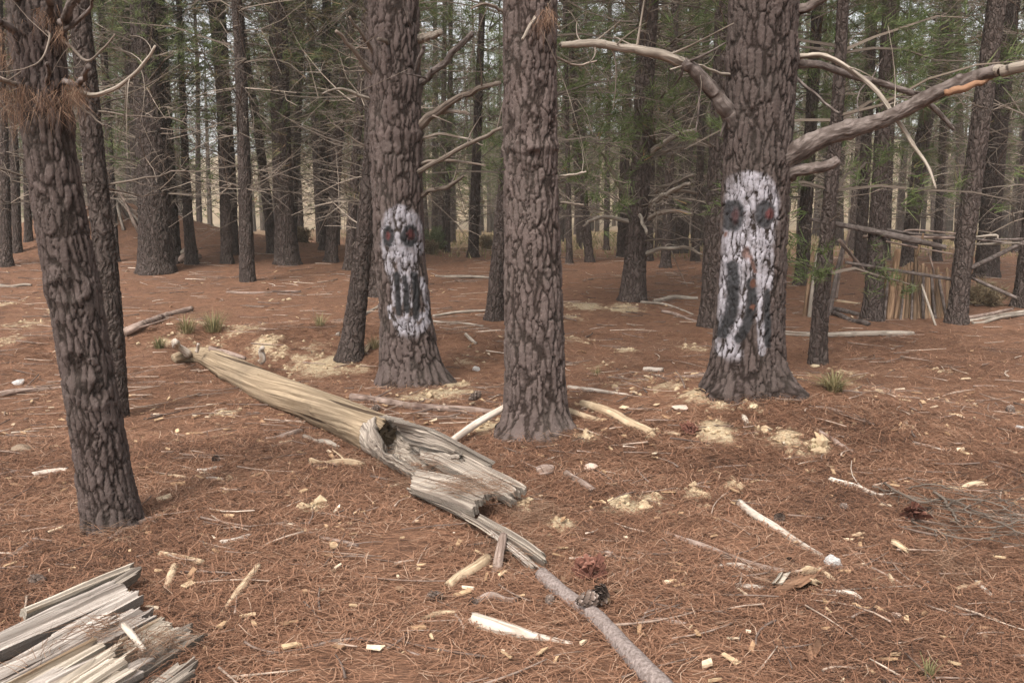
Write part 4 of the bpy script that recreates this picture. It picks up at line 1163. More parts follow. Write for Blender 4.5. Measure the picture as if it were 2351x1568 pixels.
for (t0, s0, am) in [(1.2, 4.55, .03), (.5, 3.2, .025), (1.9, 2.4, .03), (.2, 1.6, .02), (1.6, 5.2, .015)]:    # knots
    dd = np.angle(np.exp(1j * (TH - t0))) * .16
    q_ = np.sqrt(dd ** 2 + ((SS - s0) * .9) ** 2)
    RR += am * np.exp(-(q_ / .035) ** 2) - am * 1.4 * np.exp(-(q_ / .014) ** 2)
V = Pc[:, None] + (N0[:, None] * np.cos(TH)[..., None] + B0[:, None] * np.sin(TH)[..., None]) * RR[..., None]
jg = rgk.rand(22)[(np.arange(SG) * 22 // SG)] * .10 + rgk.rand(SG) * .03
V[keepn - 1] += T0[keepn - 1][None] * jg[:, None]
V = V[:keepn].reshape(-1, 3) - LB
i_ = np.arange(keepn - 1)[:, None] * SG; j_ = np.arange(SG)[None]; j2_ = (j_ + 1) % SG
Qs = np.stack([i_ + j_, i_ + j2_, i_ + SG + j2_, i_ + SG + j_], 2).reshape(-1, 4)
V = np.vstack([V, Pc[:1] - LB, Pc[keepn - 1:keepn] - T0[keepn - 1] * .08 - LB])
k_ = np.arange(SG); k2_ = (k_ + 1) % SG
Ts = np.vstack([np.stack([np.full(SG, keepn * SG), k2_, k_], 1), np.stack([np.full(SG, keepn * SG + 1), (keepn - 1) * SG + k_, (keepn - 1) * SG + k2_], 1)])
gr = np.stack([SS[:keepn].ravel(), ((TH + SS * .32) % 6.2832)[:keepn].ravel() * .16], 1); gr = np.vstack([gr, gr[:1], gr[-1:]])
obj('stem', Geo().add(V, Qs, Ts, grain=gr).mesh('stem', M['log']), log)
# hollow torn shell
T_ = P[-1] - P[-2]; T_[2] = 0; T_ /= np.linalg.norm(T_)
tip = gp(1030, 1085, .13); st = Pc[int(n * .925)]
ax = crom([st, st * .5 + tip * .5 + np.array([0, 0, .02]), tip], 110)
S_ = np.array([T_[1], -T_[0], 0.0])
if S_[1] > 0: S_ = -S_
def shell(G, ax, R0, f0, f1, thick, nv, seed, jag):
    nu = len(ax); u = np.linspace(0, 1, nu); v = np.linspace(0, 1, nv)
    U, Vv = np.meshgrid(u, v, indexing='ij')
    F0, F1 = np.interp(u, *f0), np.interp(u, *f1)
    rg = np.random.RandomState(seed)
    cell = np.floor(v * 11).astype(int); cj = rg.rand(13)
    j0 = .05 * rg.rand(13)[cell] + .03 * rg.rand(nv)
    j1 = 1 - jag * (cj[cell] * .8 + .3 * rg.rand(nv))
    ue = j0[None] + U * (j1 - j0)[None]
    x = ue * (nu - 1); i = np.clip(np.floor(x).astype(int), 0, nu - 2); f = (x - i)[..., None]
    A = ax[i] * (1 - f) + ax[i + 1] * f
    ph = (np.interp(ue, u, F0) * (1 - Vv) + np.interp(ue, u, F1) * Vv) * np.pi / 180
    ph = ph + .34 * fbm(np.stack([(ue * 11).ravel(), (Vv * 3).ravel(), np.full(U.size, 2.)], 1), 2, seed).reshape(U.shape)
    Rr = np.interp(ue, *R0)
    q = np.stack([(Vv * 34 + .3 * np.sin(ue * 9)).ravel(), (ue * 2.5).ravel(), np.full(U.size, seed * 1.)], 1)
    rd = fbm(q, 3, seed + 1).reshape(U.shape) * .022 * sst(.1, .35, ue) + fbm(np.stack([(Vv * 9).ravel(), (ue * 14).ravel(), np.full(U.size, 5.)], 1), 4, seed + 2).reshape(U.shape) * .06
    di = S_[None, None] * np.cos(ph)[..., None] + np.array([0, 0, 1.])[None, None] * np.sin(ph)[..., None]
    out = A + di * (Rr + rd * .3)[..., None]; inn = A + di * (Rr - thick * (1 - .5 * ue) + rd)[..., None]
    n = nu * nv; gi = np.arange(n).reshape(nu, nv)
    def quads(g): return np.stack([g[:-1, :-1], g[1:, :-1], g[1:, 1:], g[:-1, 1:]], 2).reshape(-1, 4)
    Q = [quads(gi), quads(gi + n)[:, ::-1]]
    for a, rev in ((gi[0], 0), (gi[-1], 1), (gi[:, 0], 1), (gi[:, -1], 0)):
        q_ = np.stack([a[:-1], a[1:], a[1:] + n, a[:-1] + n], 1); Q.append(q_[:, ::-1] if rev else q_)
    grain = np.stack([(ue * 1.6).ravel(), (Vv * .5).ravel()], 1)
    G.add(np.vstack([out.reshape(-1, 3), inn.reshape(-1, 3)]) - LB, np.vstack(Q), None, grain=np.vstack([grain, grain + 1.7]))
    return G
Rl = float(rc[int(n * .925)])
G = shell(Geo(), ax, ([0, .2, .5, 1], [Rl * .97, Rl * 1.06, Rl * 1.1, Rl * 1.0]), ([0, .1, .25, .5, .75, 1], [88, 62, 30, -5, -15, -25]), ([0, .1, .3, .6, 1], [-270, -262, -240, -222, -205]), .04, 90, 12, .16)
sh = obj('torn_shell', G.mesh('torn_shell', M['torn']), log); sh['label'] = 'grey rotted trough where the log split open'
def g3(l): return [gp(u, v, h) for (u, v, h) in l]
PL = [  # the slabs and splinters of the torn end: edges as photo position and height above the ground
 ('slab', [(960,1005,.17),(1022,1022,.18),(1130,1078,.16),(1232,1130,.10)], [(960,1048,.13),(1010,1062,.14),(1090,1102,.13),(1178,1146,.08)], 70, 20, .05, 'torn', .12),
 ('slab', [(905,964,.33),(984,979,.30),(1045,1008,.26),(1140,1060,.20)], [(930,1000,.20),(990,1022,.19),(1040,1036,.17),(1136,1084,.14)], 60, 10, .03, 'torn', .06),
 ('slab', [(955,1072,.15),(1040,1088,.165),(1140,1128,.16)], [(938,1116,.10),(1010,1140,.11),(1090,1172,.11)], 50, 22, .05, 'torn', .10),
 ('splinter', [(930,1116,.07),(1030,1156,.08),(1108,1205,.07)], [(938,1132,.04),(1030,1174,.05),(1100,1214,.045)], 40, 6, .025, 'torn', .2),
 ('splinter', [(1060,1172,.10),(1120,1205,.09),(1190,1258,.06),(1250,1318,.02)], [(1062,1190,.07),(1112,1220,.06),(1175,1272,.035),(1232,1326,.0)], 60, 7, .025, 'torn', .12),
 ('splinter', [(1100,1178,.11),(1160,1212,.10),(1215,1245,.08),(1268,1286,.05)], [(1092,1196,.085),(1150,1230,.075),(1205,1264,.06),(1256,1302,.03)], 46, 7, .02, 'torn', .16),
 ('splinter', [(1130,1215,.085),(1190,1262,.06),(1256,1316,.02)], [(1122,1224,.07),(1180,1272,.045),(1244,1324,.0)], 40, 5, .015, 'silver', .2),
]
for k, (nm, A, B, nu, nv, th_, mt, jg_) in enumerate(PL):
    G = Geo(); plank(G, g3(A), g3(B), int(nu * 1.2), int(nv * 2.6), .011, 20, 5, .008, th_, .04, jg_, 20 + k)
    obj(nm, G.mesh(nm, M[mt], False, off=LB), log)
for k, (pts, mt) in enumerate([([(428,812,9,.12),(412,797,8,.22),(395,782,7,.33)], 'pale_wood'), ([(452,808,4,.2),(456,790,3,.3)], 'pale_wood'), ([(478,802,6,.2),(520,806,6,.22),(560,825,4,.2)], 'brown_wood'),
                               ([(600,835,7,.15),(602,815,7,.25),(600,795,5,.36)], 'pale_wood')]):
    G, b, _, _ = stick_geo(pts, 8, .15, 50 + k, .015, 0, base=LB)
    obj('branch_stub', G.mesh('branch_stub', M[mt]), log)
G = Geo(); tube(G, crom([gp(1156,1228,.09), gp(1146,1275,.05), gp(1140,1318,-.01)], 14) - LB, np.linspace(.018, .026, 14), 10, .2, 20, 3); obj('prop', G.mesh('prop', M['brown_wood']), log)

# ---- the silver-grey broken slab in the near corner
SB = gp(120, 1500)
slab = root('broken_wood_slab', SB, 'broken silver-grey slab of splintered wood lying in the near corner', 'broken wood')
# stiff parallel strips: photo position and height of the broken end, width, length, thickness, material, splits, raggedness
d0 = gp(290, 1340, .11) - gp(-60, 1512, .11); d0[2] = 0; d0 /= np.linalg.norm(d0)
e0_ = np.array([d0[1], -d0[0], 0]); e0_ = e0_ if e0_[1] < 0 else -e0_          # across the strips, towards the camera
for k, (nm, u, v, h, w_, l_, th_, mt, stp, jg) in enumerate([
 ('base_slab', 330, 1400, .055, .34, 1.0, .05, 'torn', 9, .14), ('base_slab', 300, 1500, .035, .26, .8, .04, 'torn', 7, .2),
 ('strip', 310, 1284, .125, .022, .55, .06, 'cream_wood', 2, .10), ('strip', 314, 1296, .10, .03, .2, .05, 'torn', 3, .3),
 ('strip', 268, 1322, .115, .055, .95, .06, 'silver', 3, .05), ('strip', 284, 1342, .108, .05, .95, .06, 'silver', 3, .06), ('strip', 306, 1356, .098, .045, .95, .05, 'silver', 3, .05), ('strip', 330, 1374, .092, .055, .95, .05, 'silver', 4, .08),
 ('strip', 262, 1404, .100, .045, .85, .05, 'silver', 2, .10), ('strip', 205, 1430, .088, .05, .75, .045, 'torn', 4, .16), ('strip', 340, 1398, .075, .05, .35, .04, 'silver', 4, .16),
 ('strip', 384, 1402, .085, .085, .24, .03, 'cream_wood', 8, .30), ('strip', 224, 1462, .115, .06, .60, .05, 'cream_wood', 3, .10), ('strip', 218, 1486, .105, .06, .55, .05, 'silver', 2, .06),
 ('strip', 290, 1470, .100, .07, .48, .045, 'cream_wood', 5, .22), ('strip', 298, 1496, .085, .07, .45, .045, 'cream_wood', 6, .25), ('splinter', 350, 1498, .055, .07, .22, .03, 'silver', 6, .4),
 ('splinter', 440, 1490, .05, .035, .22, .022, 'torn', 3, .35), ('splinter', 456, 1520, .035, .04, .20, .022, 'torn', 3, .35), ('splinter', 385, 1548, .04, .05, .2, .025, 'torn', 4, .35)]):
    A1 = gp(u, v, h); tilt = np.array([0, 0, .02 * math.sin(k * 2.3)]); dd = d0 + e0_ * .05 * math.sin(k * 1.7)
    A = [A1 - dd * l_ * f - tilt * f for f in (1, .5, 0)]; B = [q + e0_ * w_ * (1.4 if nm == 'strip' else 1) + np.array([0, 0, -.012 * (1 + math.sin(k * 3.1))]) for q in A]
    G = Geo(); plank(G, A, B, int(50 + 40 * l_), max(8, int(w_ / .0036)), .011, 22, stp + 1, .007, th_, .0, jg * 1.3, 60 + k)
    obj(nm, G.mesh(nm, M[mt], False, off=SB), slab)
G, b, _, _ = stick_geo([(284,1432,7,.14),(300,1455,8,.13),(330,1490,6,.10)], 8, .2, 71, .01, base=SB); obj('splinter', G.mesh('splinter', M['pale_wood']), slab)

# ---- single sticks and small logs: points (photo position, half-width[, height]), material, label
ST = [
 ([(1240,1318,17),(1290,1362,18),(1360,1412,19),(1430,1482,21),(1490,1540,24),(1560,1610,26)], 'rough_pole', 'rough grey pole with two cones on it, running to the bottom edge', 'pole', 0),
 ([(1092,1424,17),(1130,1436,17),(1190,1452,14),(1235,1462,9),(1312,1476,4)], 'pale_wood', 'thick bleached white stick tapering to a point, near the bottom edge', 'stick', 0),
 ([(1700,1152,9),(1740,1190,10),(1800,1222,9),(1886,1275,7)], 'pale_wood', 'pale grey stick with a broken tip just before the white stone', 'stick', 0),
 ([(1520,1218,4),(1600,1248,7),(1690,1285,8),(1800,1312,8)], 'brown_wood', 'long purplish stick slanting down to the orange rotten chunk', 'stick', 0),
 ([(1338,926,9),(1380,942,12),(1412,952,13),(1450,975,13),(1495,996,12)], 'tan_wood', 'tan stripped log piece lying beside the unpainted pine', 'log', 0),
 ([(1480,984,5),(1520,992,5),(1560,1000,4)], 'tan_wood', 'thin tan stick prolonging the tan log piece', 'stick', 0),
 ([(1305,945,9),(1340,955,9),(1375,968,8)], 'tan_wood', 'short tan billet at the unpainted pine foot', 'stick', 0),
 ([(1308,890,6),(1370,897,5),(1440,906,3)], 'pale_wood', 'straight pale stick behind the tan log piece', 'stick', 0),
 ([(806,912,10),(880,922,9),(960,934,9),(1060,940,8),(1160,950,7)], 'brown_wood', 'long mottled branch running from the fallen log to the unpainted pine', 'branch', 7),
 ([(1040,1010,8,.06),(1090,975,8,.10),(1158,935,7,.18)], 'pale_wood', 'smooth pale stick propped against the unpainted pine', 'stick', 0),
 ([(712,1062,9),(760,1064,10),(834,1068,9)], 'tan_wood', 'yellowish forked stick in front of the fallen log', 'stick', 1),
 ([(508,1412,5),(545,1362,9),(592,1300,8)], 'tan_wood', 'pinkish stick lying diagonally past the silver slab', 'stick', 0),
 ([(370,1368,4),(385,1345,9),(395,1320,10),(402,1300,9)], 'tan_wood', 'stubby tan stick with a dark broken end', 'stick', 0),
 ([(372,1272,7),(420,1282,9),(466,1294,9)], 'tan_wood', 'short reddish stick crossed by a thin twig', 'stick', 0),
 ([(508,1246,7),(535,1241,8),(568,1232,7)], 'pale_wood', 'short pale stick alone below the leaning dark pine', 'stick', 0),
 ([(252,1238,9),(300,1212,9),(362,1184,6)], 'brown_wood', 'grey stick at the foot of the dark leaning pine', 'stick', 0),
 ([(262,1248,5),(320,1222,6),(388,1170,5)], 'tan_wood', 'thin tan stick beside the grey one at the dark pine foot', 'stick', 0),
 ([(-10,1296,8),(40,1268,8),(86,1238,6)], 'brown_wood', 'weathered stick at the picture edge above the silver slab', 'stick', 0),
 ([(-10,1090,5),(60,1082,5),(140,1074,3)], 'brown_wood', 'long thin stick left of the dark leaning pine', 'stick', 2),
 ([(78,1090,8),(110,1085,8),(150,1080,7)], 'pale_wood', 'short bleached stick left of the dark leaning pine', 'stick', 0),
 ([(-10,908,7),(60,898,7),(156,887,5)], 'brown_wood', 'dark stick behind the dark leaning pine, near a white stone', 'stick', 2),
 ([(278,768,12),(320,750,12),(370,728,11),(438,711,8)], 'brown_wood', 'small grey log resting on the bank of pale clods', 'log', 1),
 ([(-10,657,5),(30,657,5),(72,655,4)], 'tan_wood', 'stick on the outer bank at the picture edge', 'stick', 0),
 ([(1888,996,6),(1920,1016,7),(1952,1036,5)], 'brown_wood', 'short dark stick on the sandy slope below the larger skull', 'stick', 0),
 ([(1908,1100,6),(1960,1116,7),(2030,1142,5)], 'pale_wood', 'grey stick with one side twig on the open needles', 'stick', 2),
 ([(1858,934,3),(1900,938,5),(1960,955,5),(2006,976,4)], 'brown_wood', 'dark bent stick below the larger skull root', 'stick', 0),
 ([(1795,764,8),(1880,770,8),(1960,768,9),(2060,766,9),(2096,765,6)], 'tan_wood', 'straight log lying in front of the shelter', 'log', 0),
 ([(2212,738,6),(2280,728,6),(2360,716,6)], 'pale_wood', 'pale stick lying beyond the slanting shelter post', 'stick', 0),
 ([(1880,1303,6),(1900,1322,8),(1922,1342,6)], 'tan_wood', 'short brown stick right below the white stone', 'stick', 0),
 ([(1300,1088,8),(1330,1106,9),(1362,1126,8)], 'brown_wood', 'dark weathered stick near the torn end of the log', 'stick', 0),
 ([(968,1420,4),(1000,1410,6),(1046,1404,5)], 'tan_wood', 'thin tan stick above the bleached white stick', 'stick', 0),
 ([(704,1484,4),(770,1472,5),(850,1470,4),(960,1502,3)], 'brown_wood', 'long curved twig near the bottom edge', 'twig', 0),
 ([(1028,1342,10),(1070,1316,14),(1122,1282,13)], 'tan_wood', 'crumbling orange-tan chunk of wood under the torn splinters', 'wood chunk', 0),
 ([(1000,634,4),(1060,636,5),(1125,638,4)], 'pale_wood', 'thin pole lying across the needles behind the smaller skull', 'pole', 2),
 ([(520,672,4),(600,672,4),(690,670,3)], 'brown_wood', 'thin pole lying below the clean slender pine', 'pole', 3),
 ([(775,768,7),(820,735,6),(872,700,5)], 'pale_wood', 'pale stick leaning behind the smaller skull trunk', 'stick', 0),
 ([(835,806,6),(855,792,6),(878,778,5)], 'tan_wood', 'short tan stick between the leaning pine and the smaller skull', 'stick', 0),
 ([(2040,1318,6),(2048,1336,7),(2056,1352,4)], 'tan_wood', 'stubby weathered stick below the brown wood chunk', 'stick', 0),
 ([(2198,1352,6),(2225,1346,6),(2252,1338,5)], 'tan_wood', 'reddish half of a crossed pair of sticks', 'stick', 0),
 ([(2240,1334,5),(2258,1350,6),(2276,1366,5)], 'pale_wood', 'pale half of a crossed pair of sticks', 'stick', 0),
 ([(2180,1122,5),(2215,1118,7),(2256,1108,5)], 'tan_wood', 'rusty stick above the grey twiggy branch', 'stick', 1),
 ([(2288,1072,4),(2320,1084,5),(2360,1100,4)], 'brown_wood', 'dark twig leaving the picture on the open needles', 'twig', 0),
 ([(1660,1340,4),(1720,1348,8),(1790,1350,5),(1830,1352,3)], 'pale_wood', 'pale splintered stick below the orange rotten chunk', 'stick', 0),
 ([(1860,1352,3),(1900,1356,6),(1952,1364,7),(1985,1380,4)], 'pale_wood', 'pale torn branch below the white stone', 'stick', 1),
 ([(1640,1300,5),(1690,1300,8),(1745,1308,7)], 'pale_wood', 'pinkish flat stick beside the purplish one', 'stick', 0),
 ([(1090,1376,8),(1130,1372,9),(1185,1372,7)], 'brown_wood', 'stout brown stick between two cones near the pole', 'stick', 0),
 ([(1460,1425,5),(1510,1425,7),(1572,1432,6)], 'brown_wood', 'brown stick beyond the cones on the pole', 'stick', 0),
 ([(1370,1262,5),(1400,1275,8),(1440,1290,4)], 'brown_wood', 'rotten brown stick sunk in needles beyond the splinters', 'stick', 0),
 ([(1540,1232,2),(1575,1345,2)][:0] or [(680,1212,3),(740,1232,6),(820,1255,4)], 'brown_wood', 'reddish stick with a white chip lying on it', 'stick', 0),
 ([(1480,848,6),(1500,849,7),(1520,850,6)], 'pale_wood', 'short pale billet between the unpainted pine and the larger skull', 'stick', 0),
 ([(1550,866,4),(1600,864,5),(1640,858,3)], 'brown_wood', 'crooked twig next to the larger skull foot', 'twig', 2),
 ([(1500,690,6),(1550,684,7),(1600,684,6)], 'pale_wood', 'pale billet behind the larger skull', 'stick', 0),
 ([(1470,694,5),(1530,700,4),(1590,722,3)], 'tan_wood', 'bent tan branch at the foot of the sturdy branchy pine', 'branch', 3),
 ([(1520,716,4),(1560,724,5),(1600,738,4)], 'brown_wood', 'dark billet near the sturdy branchy pine', 'stick', 0),
 ([(995,725,4),(1050,718,5),(1130,712,3)], 'pale_wood', 'upper of two sticks between the smaller skull and the small dark pine', 'stick', 2),
 ([(995,738,4),(1050,742,4),(1110,748,3)], 'pale_wood', 'lower of two sticks between the smaller skull and the small dark pine', 'stick', 1),
 ([(1070,768,5),(1080,778,6),(1092,788,4)], 'pale_wood', 'short peeled stick beyond the mottled branch', 'stick', 0),
 ([(1708,958,6),(1712,965,7),(1714,974,6)], 'cream_wood', 'upright cream wood chip below the larger skull', 'wood chip', 0),
 ([(1718,972,3),(1740,970,3),(1762,968,3)], 'tan_wood', 'small tan twig next to the cream wood chip', 'twig', 0),
 ([(570,1085,3),(620,1092,5),(700,1098,3)][:0] or [(350,1085,3),(400,1092,4),(450,1100,3)], 'tan_wood', 'thin twig on the needles right of the dark leaning pine', 'twig', 0),
 ([(470,1098,5),(490,1100,6),(512,1102,5)], 'pale_wood', 'small white billet among tan chips', 'stick', 0),
 ([(455,1080,4),(480,1078,5),(508,1072,4)], 'pale_wood', 'small grey-white billet above the tan chips', 'stick', 0),
 ([(520,1010,3),(560,1025,5),(590,1035,3)], 'brown_wood', 'dark bark-covered stick in front of the fallen log', 'stick', 0),
 ([(610,1010,5),(650,1002,9),(690,992,7)], 'brown_wood', 'dark lump of bark under the fallen log', 'bark piece', 0),
 ([(700,1005,6),(740,1016,9),(776,1026,7)], 'pale_limb', 'grey billet under the fallen log', 'stick', 0),
 ([(2140,1020,3),(2180,1030,4),(2230,1042,3)][:0] or [(2095,1015,3),(2130,1024,4),(2168,1036,3)], 'pale_wood', 'slender pale stick far out on the open needles', 'stick', 0),
]
for k, (pts, mt, lab, cat, tw) in enumerate(ST):
    nm = dict(pole='pole', log='small_log', branch='fallen_branch', twig='twig').get(cat, cat.replace(' ', '_'))
    if pts[0][1] < 775 and mt in ('pale_wood', 'tan_wood'): mt = 'pale_limb'
    if pts[0][1] < 775: pts = [(q[0], q[1], q[2] * .78) for q in pts]
    G, b, Pc_, rc_ = stick_geo(pts, 16 if pts[0][2] > 15 else 9, .16 if pts[0][2] < 15 else .09, 400 + k, .02 if pts[0][2] > 5 else .008, tw)
    o = tag(obj(nm, G.mesh(nm, M[mt]), None, tuple(b)), lab, cat)

# grey twiggy dead branch on the needles
b = gp(2200, 1170); G = Geo(); rg = np.random.RandomState(3)
for (pts, w) in [([(2030,1108),(2110,1150),(2180,1142),(2260,1168),(2330,1205),(2400,1240)], 5), ([(2170,1160),(2220,1142),(2300,1165),(2360,1200)], 4), ([(2180,1200),(2250,1215),(2320,1205),(2380,1180)], 4),
                 ([(2140,1130),(2180,1165),(2205,1190)], 6), ([(2000,1115),(2060,1140),(2140,1150)], 3), ([(2230,1160),(2250,1200),(2300,1240)], 3), ([(2100,1195),(2190,1230),(2280,1235),(2350,1225)], 3), ([(2290,1140),(2340,1160),(2380,1190)], 3), ([(2090,1120),(2140,1110),(2200,1125),(2250,1150)], 3)]:
    P_ = crom([gp(u, v, rg.uniform(.02, .08)) for u, v in pts], 26)
    P_ = P_ + np.cumsum(rg.normal(0, .007, (26, 3)) * np.array([1, 1, .4]), 0)
    tube(G, P_ - b, w * .68 * fdist(b) / FV * np.linspace(1, .4, 26), 6, .2, 20, 5, rnd=.4)
    for k in range(11):
        i = rg.randint(3, 24); l = rg.uniform(.1, .4); q = np.linspace(0, 1, 6)[:, None]
        d = rg.normal(0, 1, 3); d[2] *= .15
        tube(G, P_[i] - b + d * l * q + rg.normal(0, .2, 3) * np.array([1, 1, .2]) * l * q ** 2, .0024 * (1 - .6 * q[:, 0]), 4, cap=False, rnd=.5)
tag(obj('fallen_branch', G.mesh('fallen_branch', M['deadwood']), None, tuple(b)), 'grey dead branch with many thin twigs spread over the open needles', 'branch')

# orange rotten chunk: a heap of torn pieces
b = gp(1815, 1325)
chunk = root('rotten_wood_chunk', b, 'crumbled orange rotten wood beside the white stone', 'wood chunk')
for k, (A, B, mt) in enumerate([([(1765,1355,.02),(1800,1330,.05),(1845,1318,.05)], [(1780,1368,.0),(1815,1350,.04),(1850,1340,.03)], 'orange_wood'), ([(1820,1345,.05),(1850,1325,.07),(1872,1308,.06)], [(1835,1352,.03),(1860,1335,.05),(1878,1320,.03)], 'orange_wood'),
                                ([(1775,1340,.05),(1790,1322,.08),(1800,1300,.08)], [(1792,1345,.04),(1805,1325,.06),(1815,1308,.06)], 'cream_wood'), ([(1835,1300,.04),(1855,1292,.06),(1880,1300,.05)], [(1840,1315,.02),(1858,1308,.05),(1878,1312,.03)], 'tan_wood'), ([(1850,1320,.05),(1868,1325,.06),(1885,1335,.04)], [(1845,1330,.03),(1862,1338,.04),(1880,1345,.02)], 'tan_wood')]):
    G = Geo(); plank(G, g3(A), g3(B), 18, 8, .012, 30, 4, .01, .03, .2, .3, 140 + k); obj('fragment', G.mesh('fragment', M[mt], off=b), chunk)
b = gp(1862, 1500)
for k, (A, B, lab) in enumerate([([(1852,1478,.03),(1858,1495,.04),(1868,1515,.03)], [(1872,1472,.02),(1880,1490,.03),(1878,1508,.02)], 'crumbling orange wood bit near the bottom edge'),]):
    G = Geo(); plank(G, g3(A), g3(B), 18, 8, .012, 30, 4, .01, .03, .2, .3, 150 + k); tag(obj('wood_fragment', G.mesh('wood_fragment', M['orange_wood'], off=b), None, tuple(b)), lab, 'wood chunk')
b = gp(2066, 1247); G = Geo(); plank(G, g3([(2042,1235,.05),(2060,1240,.06),(2085,1258,.05)]), g3([(2046,1248,.03),(2062,1256,.04),(2082,1268,.03)]), 20, 9, .01, 26, 3, .008, .05, .1, .1, 161)
tag(obj('wood_chunk', G.mesh('wood_chunk', M['tan_wood'], off=b), None, tuple(b)), 'squat brown wood chunk alone on the open needles', 'wood chunk')
b = gp(1250, 1075); G = Geo(); plank(G, g3([(1228,1070,.03),(1250,1062,.04),(1280,1066,.03)]), g3([(1232,1088,.02),(1255,1086,.03),(1278,1080,.02)]), 20, 9, .012, 26, 3, .01, .02, .15, .2, 165)
tag(obj('bark_piece', G.mesh('bark_piece', M['brown_wood'], off=b), None, tuple(b)), 'dark flake of bark beside the torn end of the log', 'bark piece')

# ---- pine cones
def cone_geo(rg, N=44, L=.085, W=.030, splay=.9, loose=0.0):
    G = Geo()
    t = np.linspace(0, 1, 9)
    tube(G, np.stack([0 * t, 0 * t, (t - .5) * L * .8], 1), W * .42 * np.sin(np.pi * (t * .85 + .1)) + .002, 8, rnd=.05)
    for k in range(N):
        f = k / N; z = (f - .5) * L
        R0 = W * (math.sin(math.pi * (f * .85 + .1)) ** .8)
        a = k * 2.39996 + rg.normal(0, .06 + loose)
        o = np.array([math.cos(a), math.sin(a), 0]); s = np.array([-math.sin(a), math.cos(a), 0]); up = np.array([0, 0, 1.])
        l = R0 * rg.uniform(.8, 1.1) * (1 + loose); w = .0125 * (0.6 + R0 / W * .5); base = o * R0 * .3 + up * z
        e = base + o * l * splay + up * l * (.45 + rg.normal(0, loose))
        V = [base - s * w * .3, base + s * w * .3, e + s * w * .8, e - s * w * .8, e + o * .005 + up * .009, base - up * .004 + o * l * .3]
        G.add(V, [[0, 1, 2, 3]], [[3, 2, 4], [0, 3, 5], [2, 1, 5], [4, 2, 5], [3, 4, 5]], rnd=np.array([.05, .05, .55, .55, 1, .0]) * rg.uniform(.6, 1))
    return G
CONE = [cone_geo(np.random.RandomState(i), splay=.7 + .12 * i).mesh('pine_cone', M['cone'], False) for i in range(3)]
RCONE = [cone_geo(np.random.RandomState(9 + i), N=80, splay=1.2, loose=.6).mesh('pine_cone', M['red_cone'], False) for i in range(2)]
CN = [(1090,932,15,0,'grey open pine cone caught on the mottled branch'), (1790,1197,15,0,'pine cone beside the pale grey stick before the white stone'), (1812,1297,15,0,'pine cone on the orange rotten chunk'),
      (1585,999,14,1,'brownish pine cone beyond the tan log piece'), (2095,1196,22,1,'reddish pine cone among the grey twigs'), (1355,1332,26,1,'crumbled red-brown pine cone near the rough pole'),
      (1000,1376,17,0,'dark pine cone half sunk in needles below the splinters'), (1085,1392,14,0,'dark pine cone next to the stout brown stick'), (1262,1388,15,0,'pine cone between the stout brown stick and the pole'),
      (88,1342,19,0,'dark pine cone above the silver slab'), (1345,1412,26,2,'nearer of two pine cones joined to the rough pole'), (1378,1396,26,2,'farther of two pine cones joined to the rough pole'),
      (1935,1172,13,0,'dark pine cone on the slope above the white stone'), (2128,1182,14,0,'small dark pine cone just above the reddish one'), (965,990,0,0,''), (1915,790,0,0,''),
      (2320,950,13,0,'lone dark pine cone at the far side of the open needles'), (860,945,11,0,'dark pine cone behind the fallen log'), (1690,1290,0,0,''), (495,1062,12,0,'dark pine cone in front of the fallen log')]
rg = np.random.RandomState(12)
for k, (u, v, w, kind, lab) in enumerate(CN):
    if not w: continue
    p = gp(u, v); s = w * fdist(p) / FV / .042
    zz = (.75 if kind != 2 else 1.9) * .032 * s
    if k == 0: zz += .05
    tag(obj('pine_cone', (RCONE if kind == 1 else CONE)[k % 2], None, (p[0], p[1], p[2] + zz), (rg.uniform(.9, 1.9), rg.uniform(-.5, .5), rg.uniform(0, 6.3)), (s, s, s)), lab, 'pine cone')

# ---- stones
def rock_geo(rg, cuts=14, flat=.7, sub=3, rough=.02):
    import bmesh
    bm = bmesh.new(); bmesh.ops.create_icosphere(bm, subdivisions=sub, radius=1)
    V = np.array([v.co for v in bm.verts]); F = np.array([[v.index for v in f.verts] for f in bm.faces]); bm.free()
    N = rg.normal(0, 1, (cuts, 3)); N /= np.linalg.norm(N, axis=1)[:, None]; c = rg.uniform(.55, 1, cuts)
    d = V @ N.T
    r = np.where(d > .05, c[None] / np.maximum(d, .05), 9).min(1); r = np.minimum(r, 1.25)
    V = V * r[:, None] * (1 + rough * fbm(V * 4, 3, 2))[:, None]; V[:, 2] *= flat
    return Geo().add(V, None, F)
RK = [(1912,1292,20,'white_rock',.95,'angular white quartz stone'), (1358,1066,17,'pink_rock',.6,'flat pale triangular stone near the torn log end'), (56,1024,24,'brown_rock',.45,'flat brown stone left of the dark leaning pine'),
      (42,876,12,'white_rock',.7,'small white stone behind the dark leaning pine'), (1566,929,20,'pink_rock',.5,'flat pinkish stone before the larger skull'), (1731,932,11,'cream_rock',.9,'cream stone at the foot of the larger skull'),
      (1094,846,9,'white_rock',.9,'small white stone between the smaller skull and the unpainted pine'), (1212,1172,11,'cream_rock',.8,'cream stone under the torn end of the log'), (2127,1334,6,'white_rock',.8,'tiny white pebble on the open needles'),
      (2340,980,10,'white_rock',.8,'whitish stone at the picture edge on the open needles'), (1690,812,0,'',0,''), (2060,1410,12,'pink_rock',.5,'flat reddish stone below the brown wood chunk'), (1870,838,10,'cream_rock',.5,'buff stone by the foot of the spindly pine')]
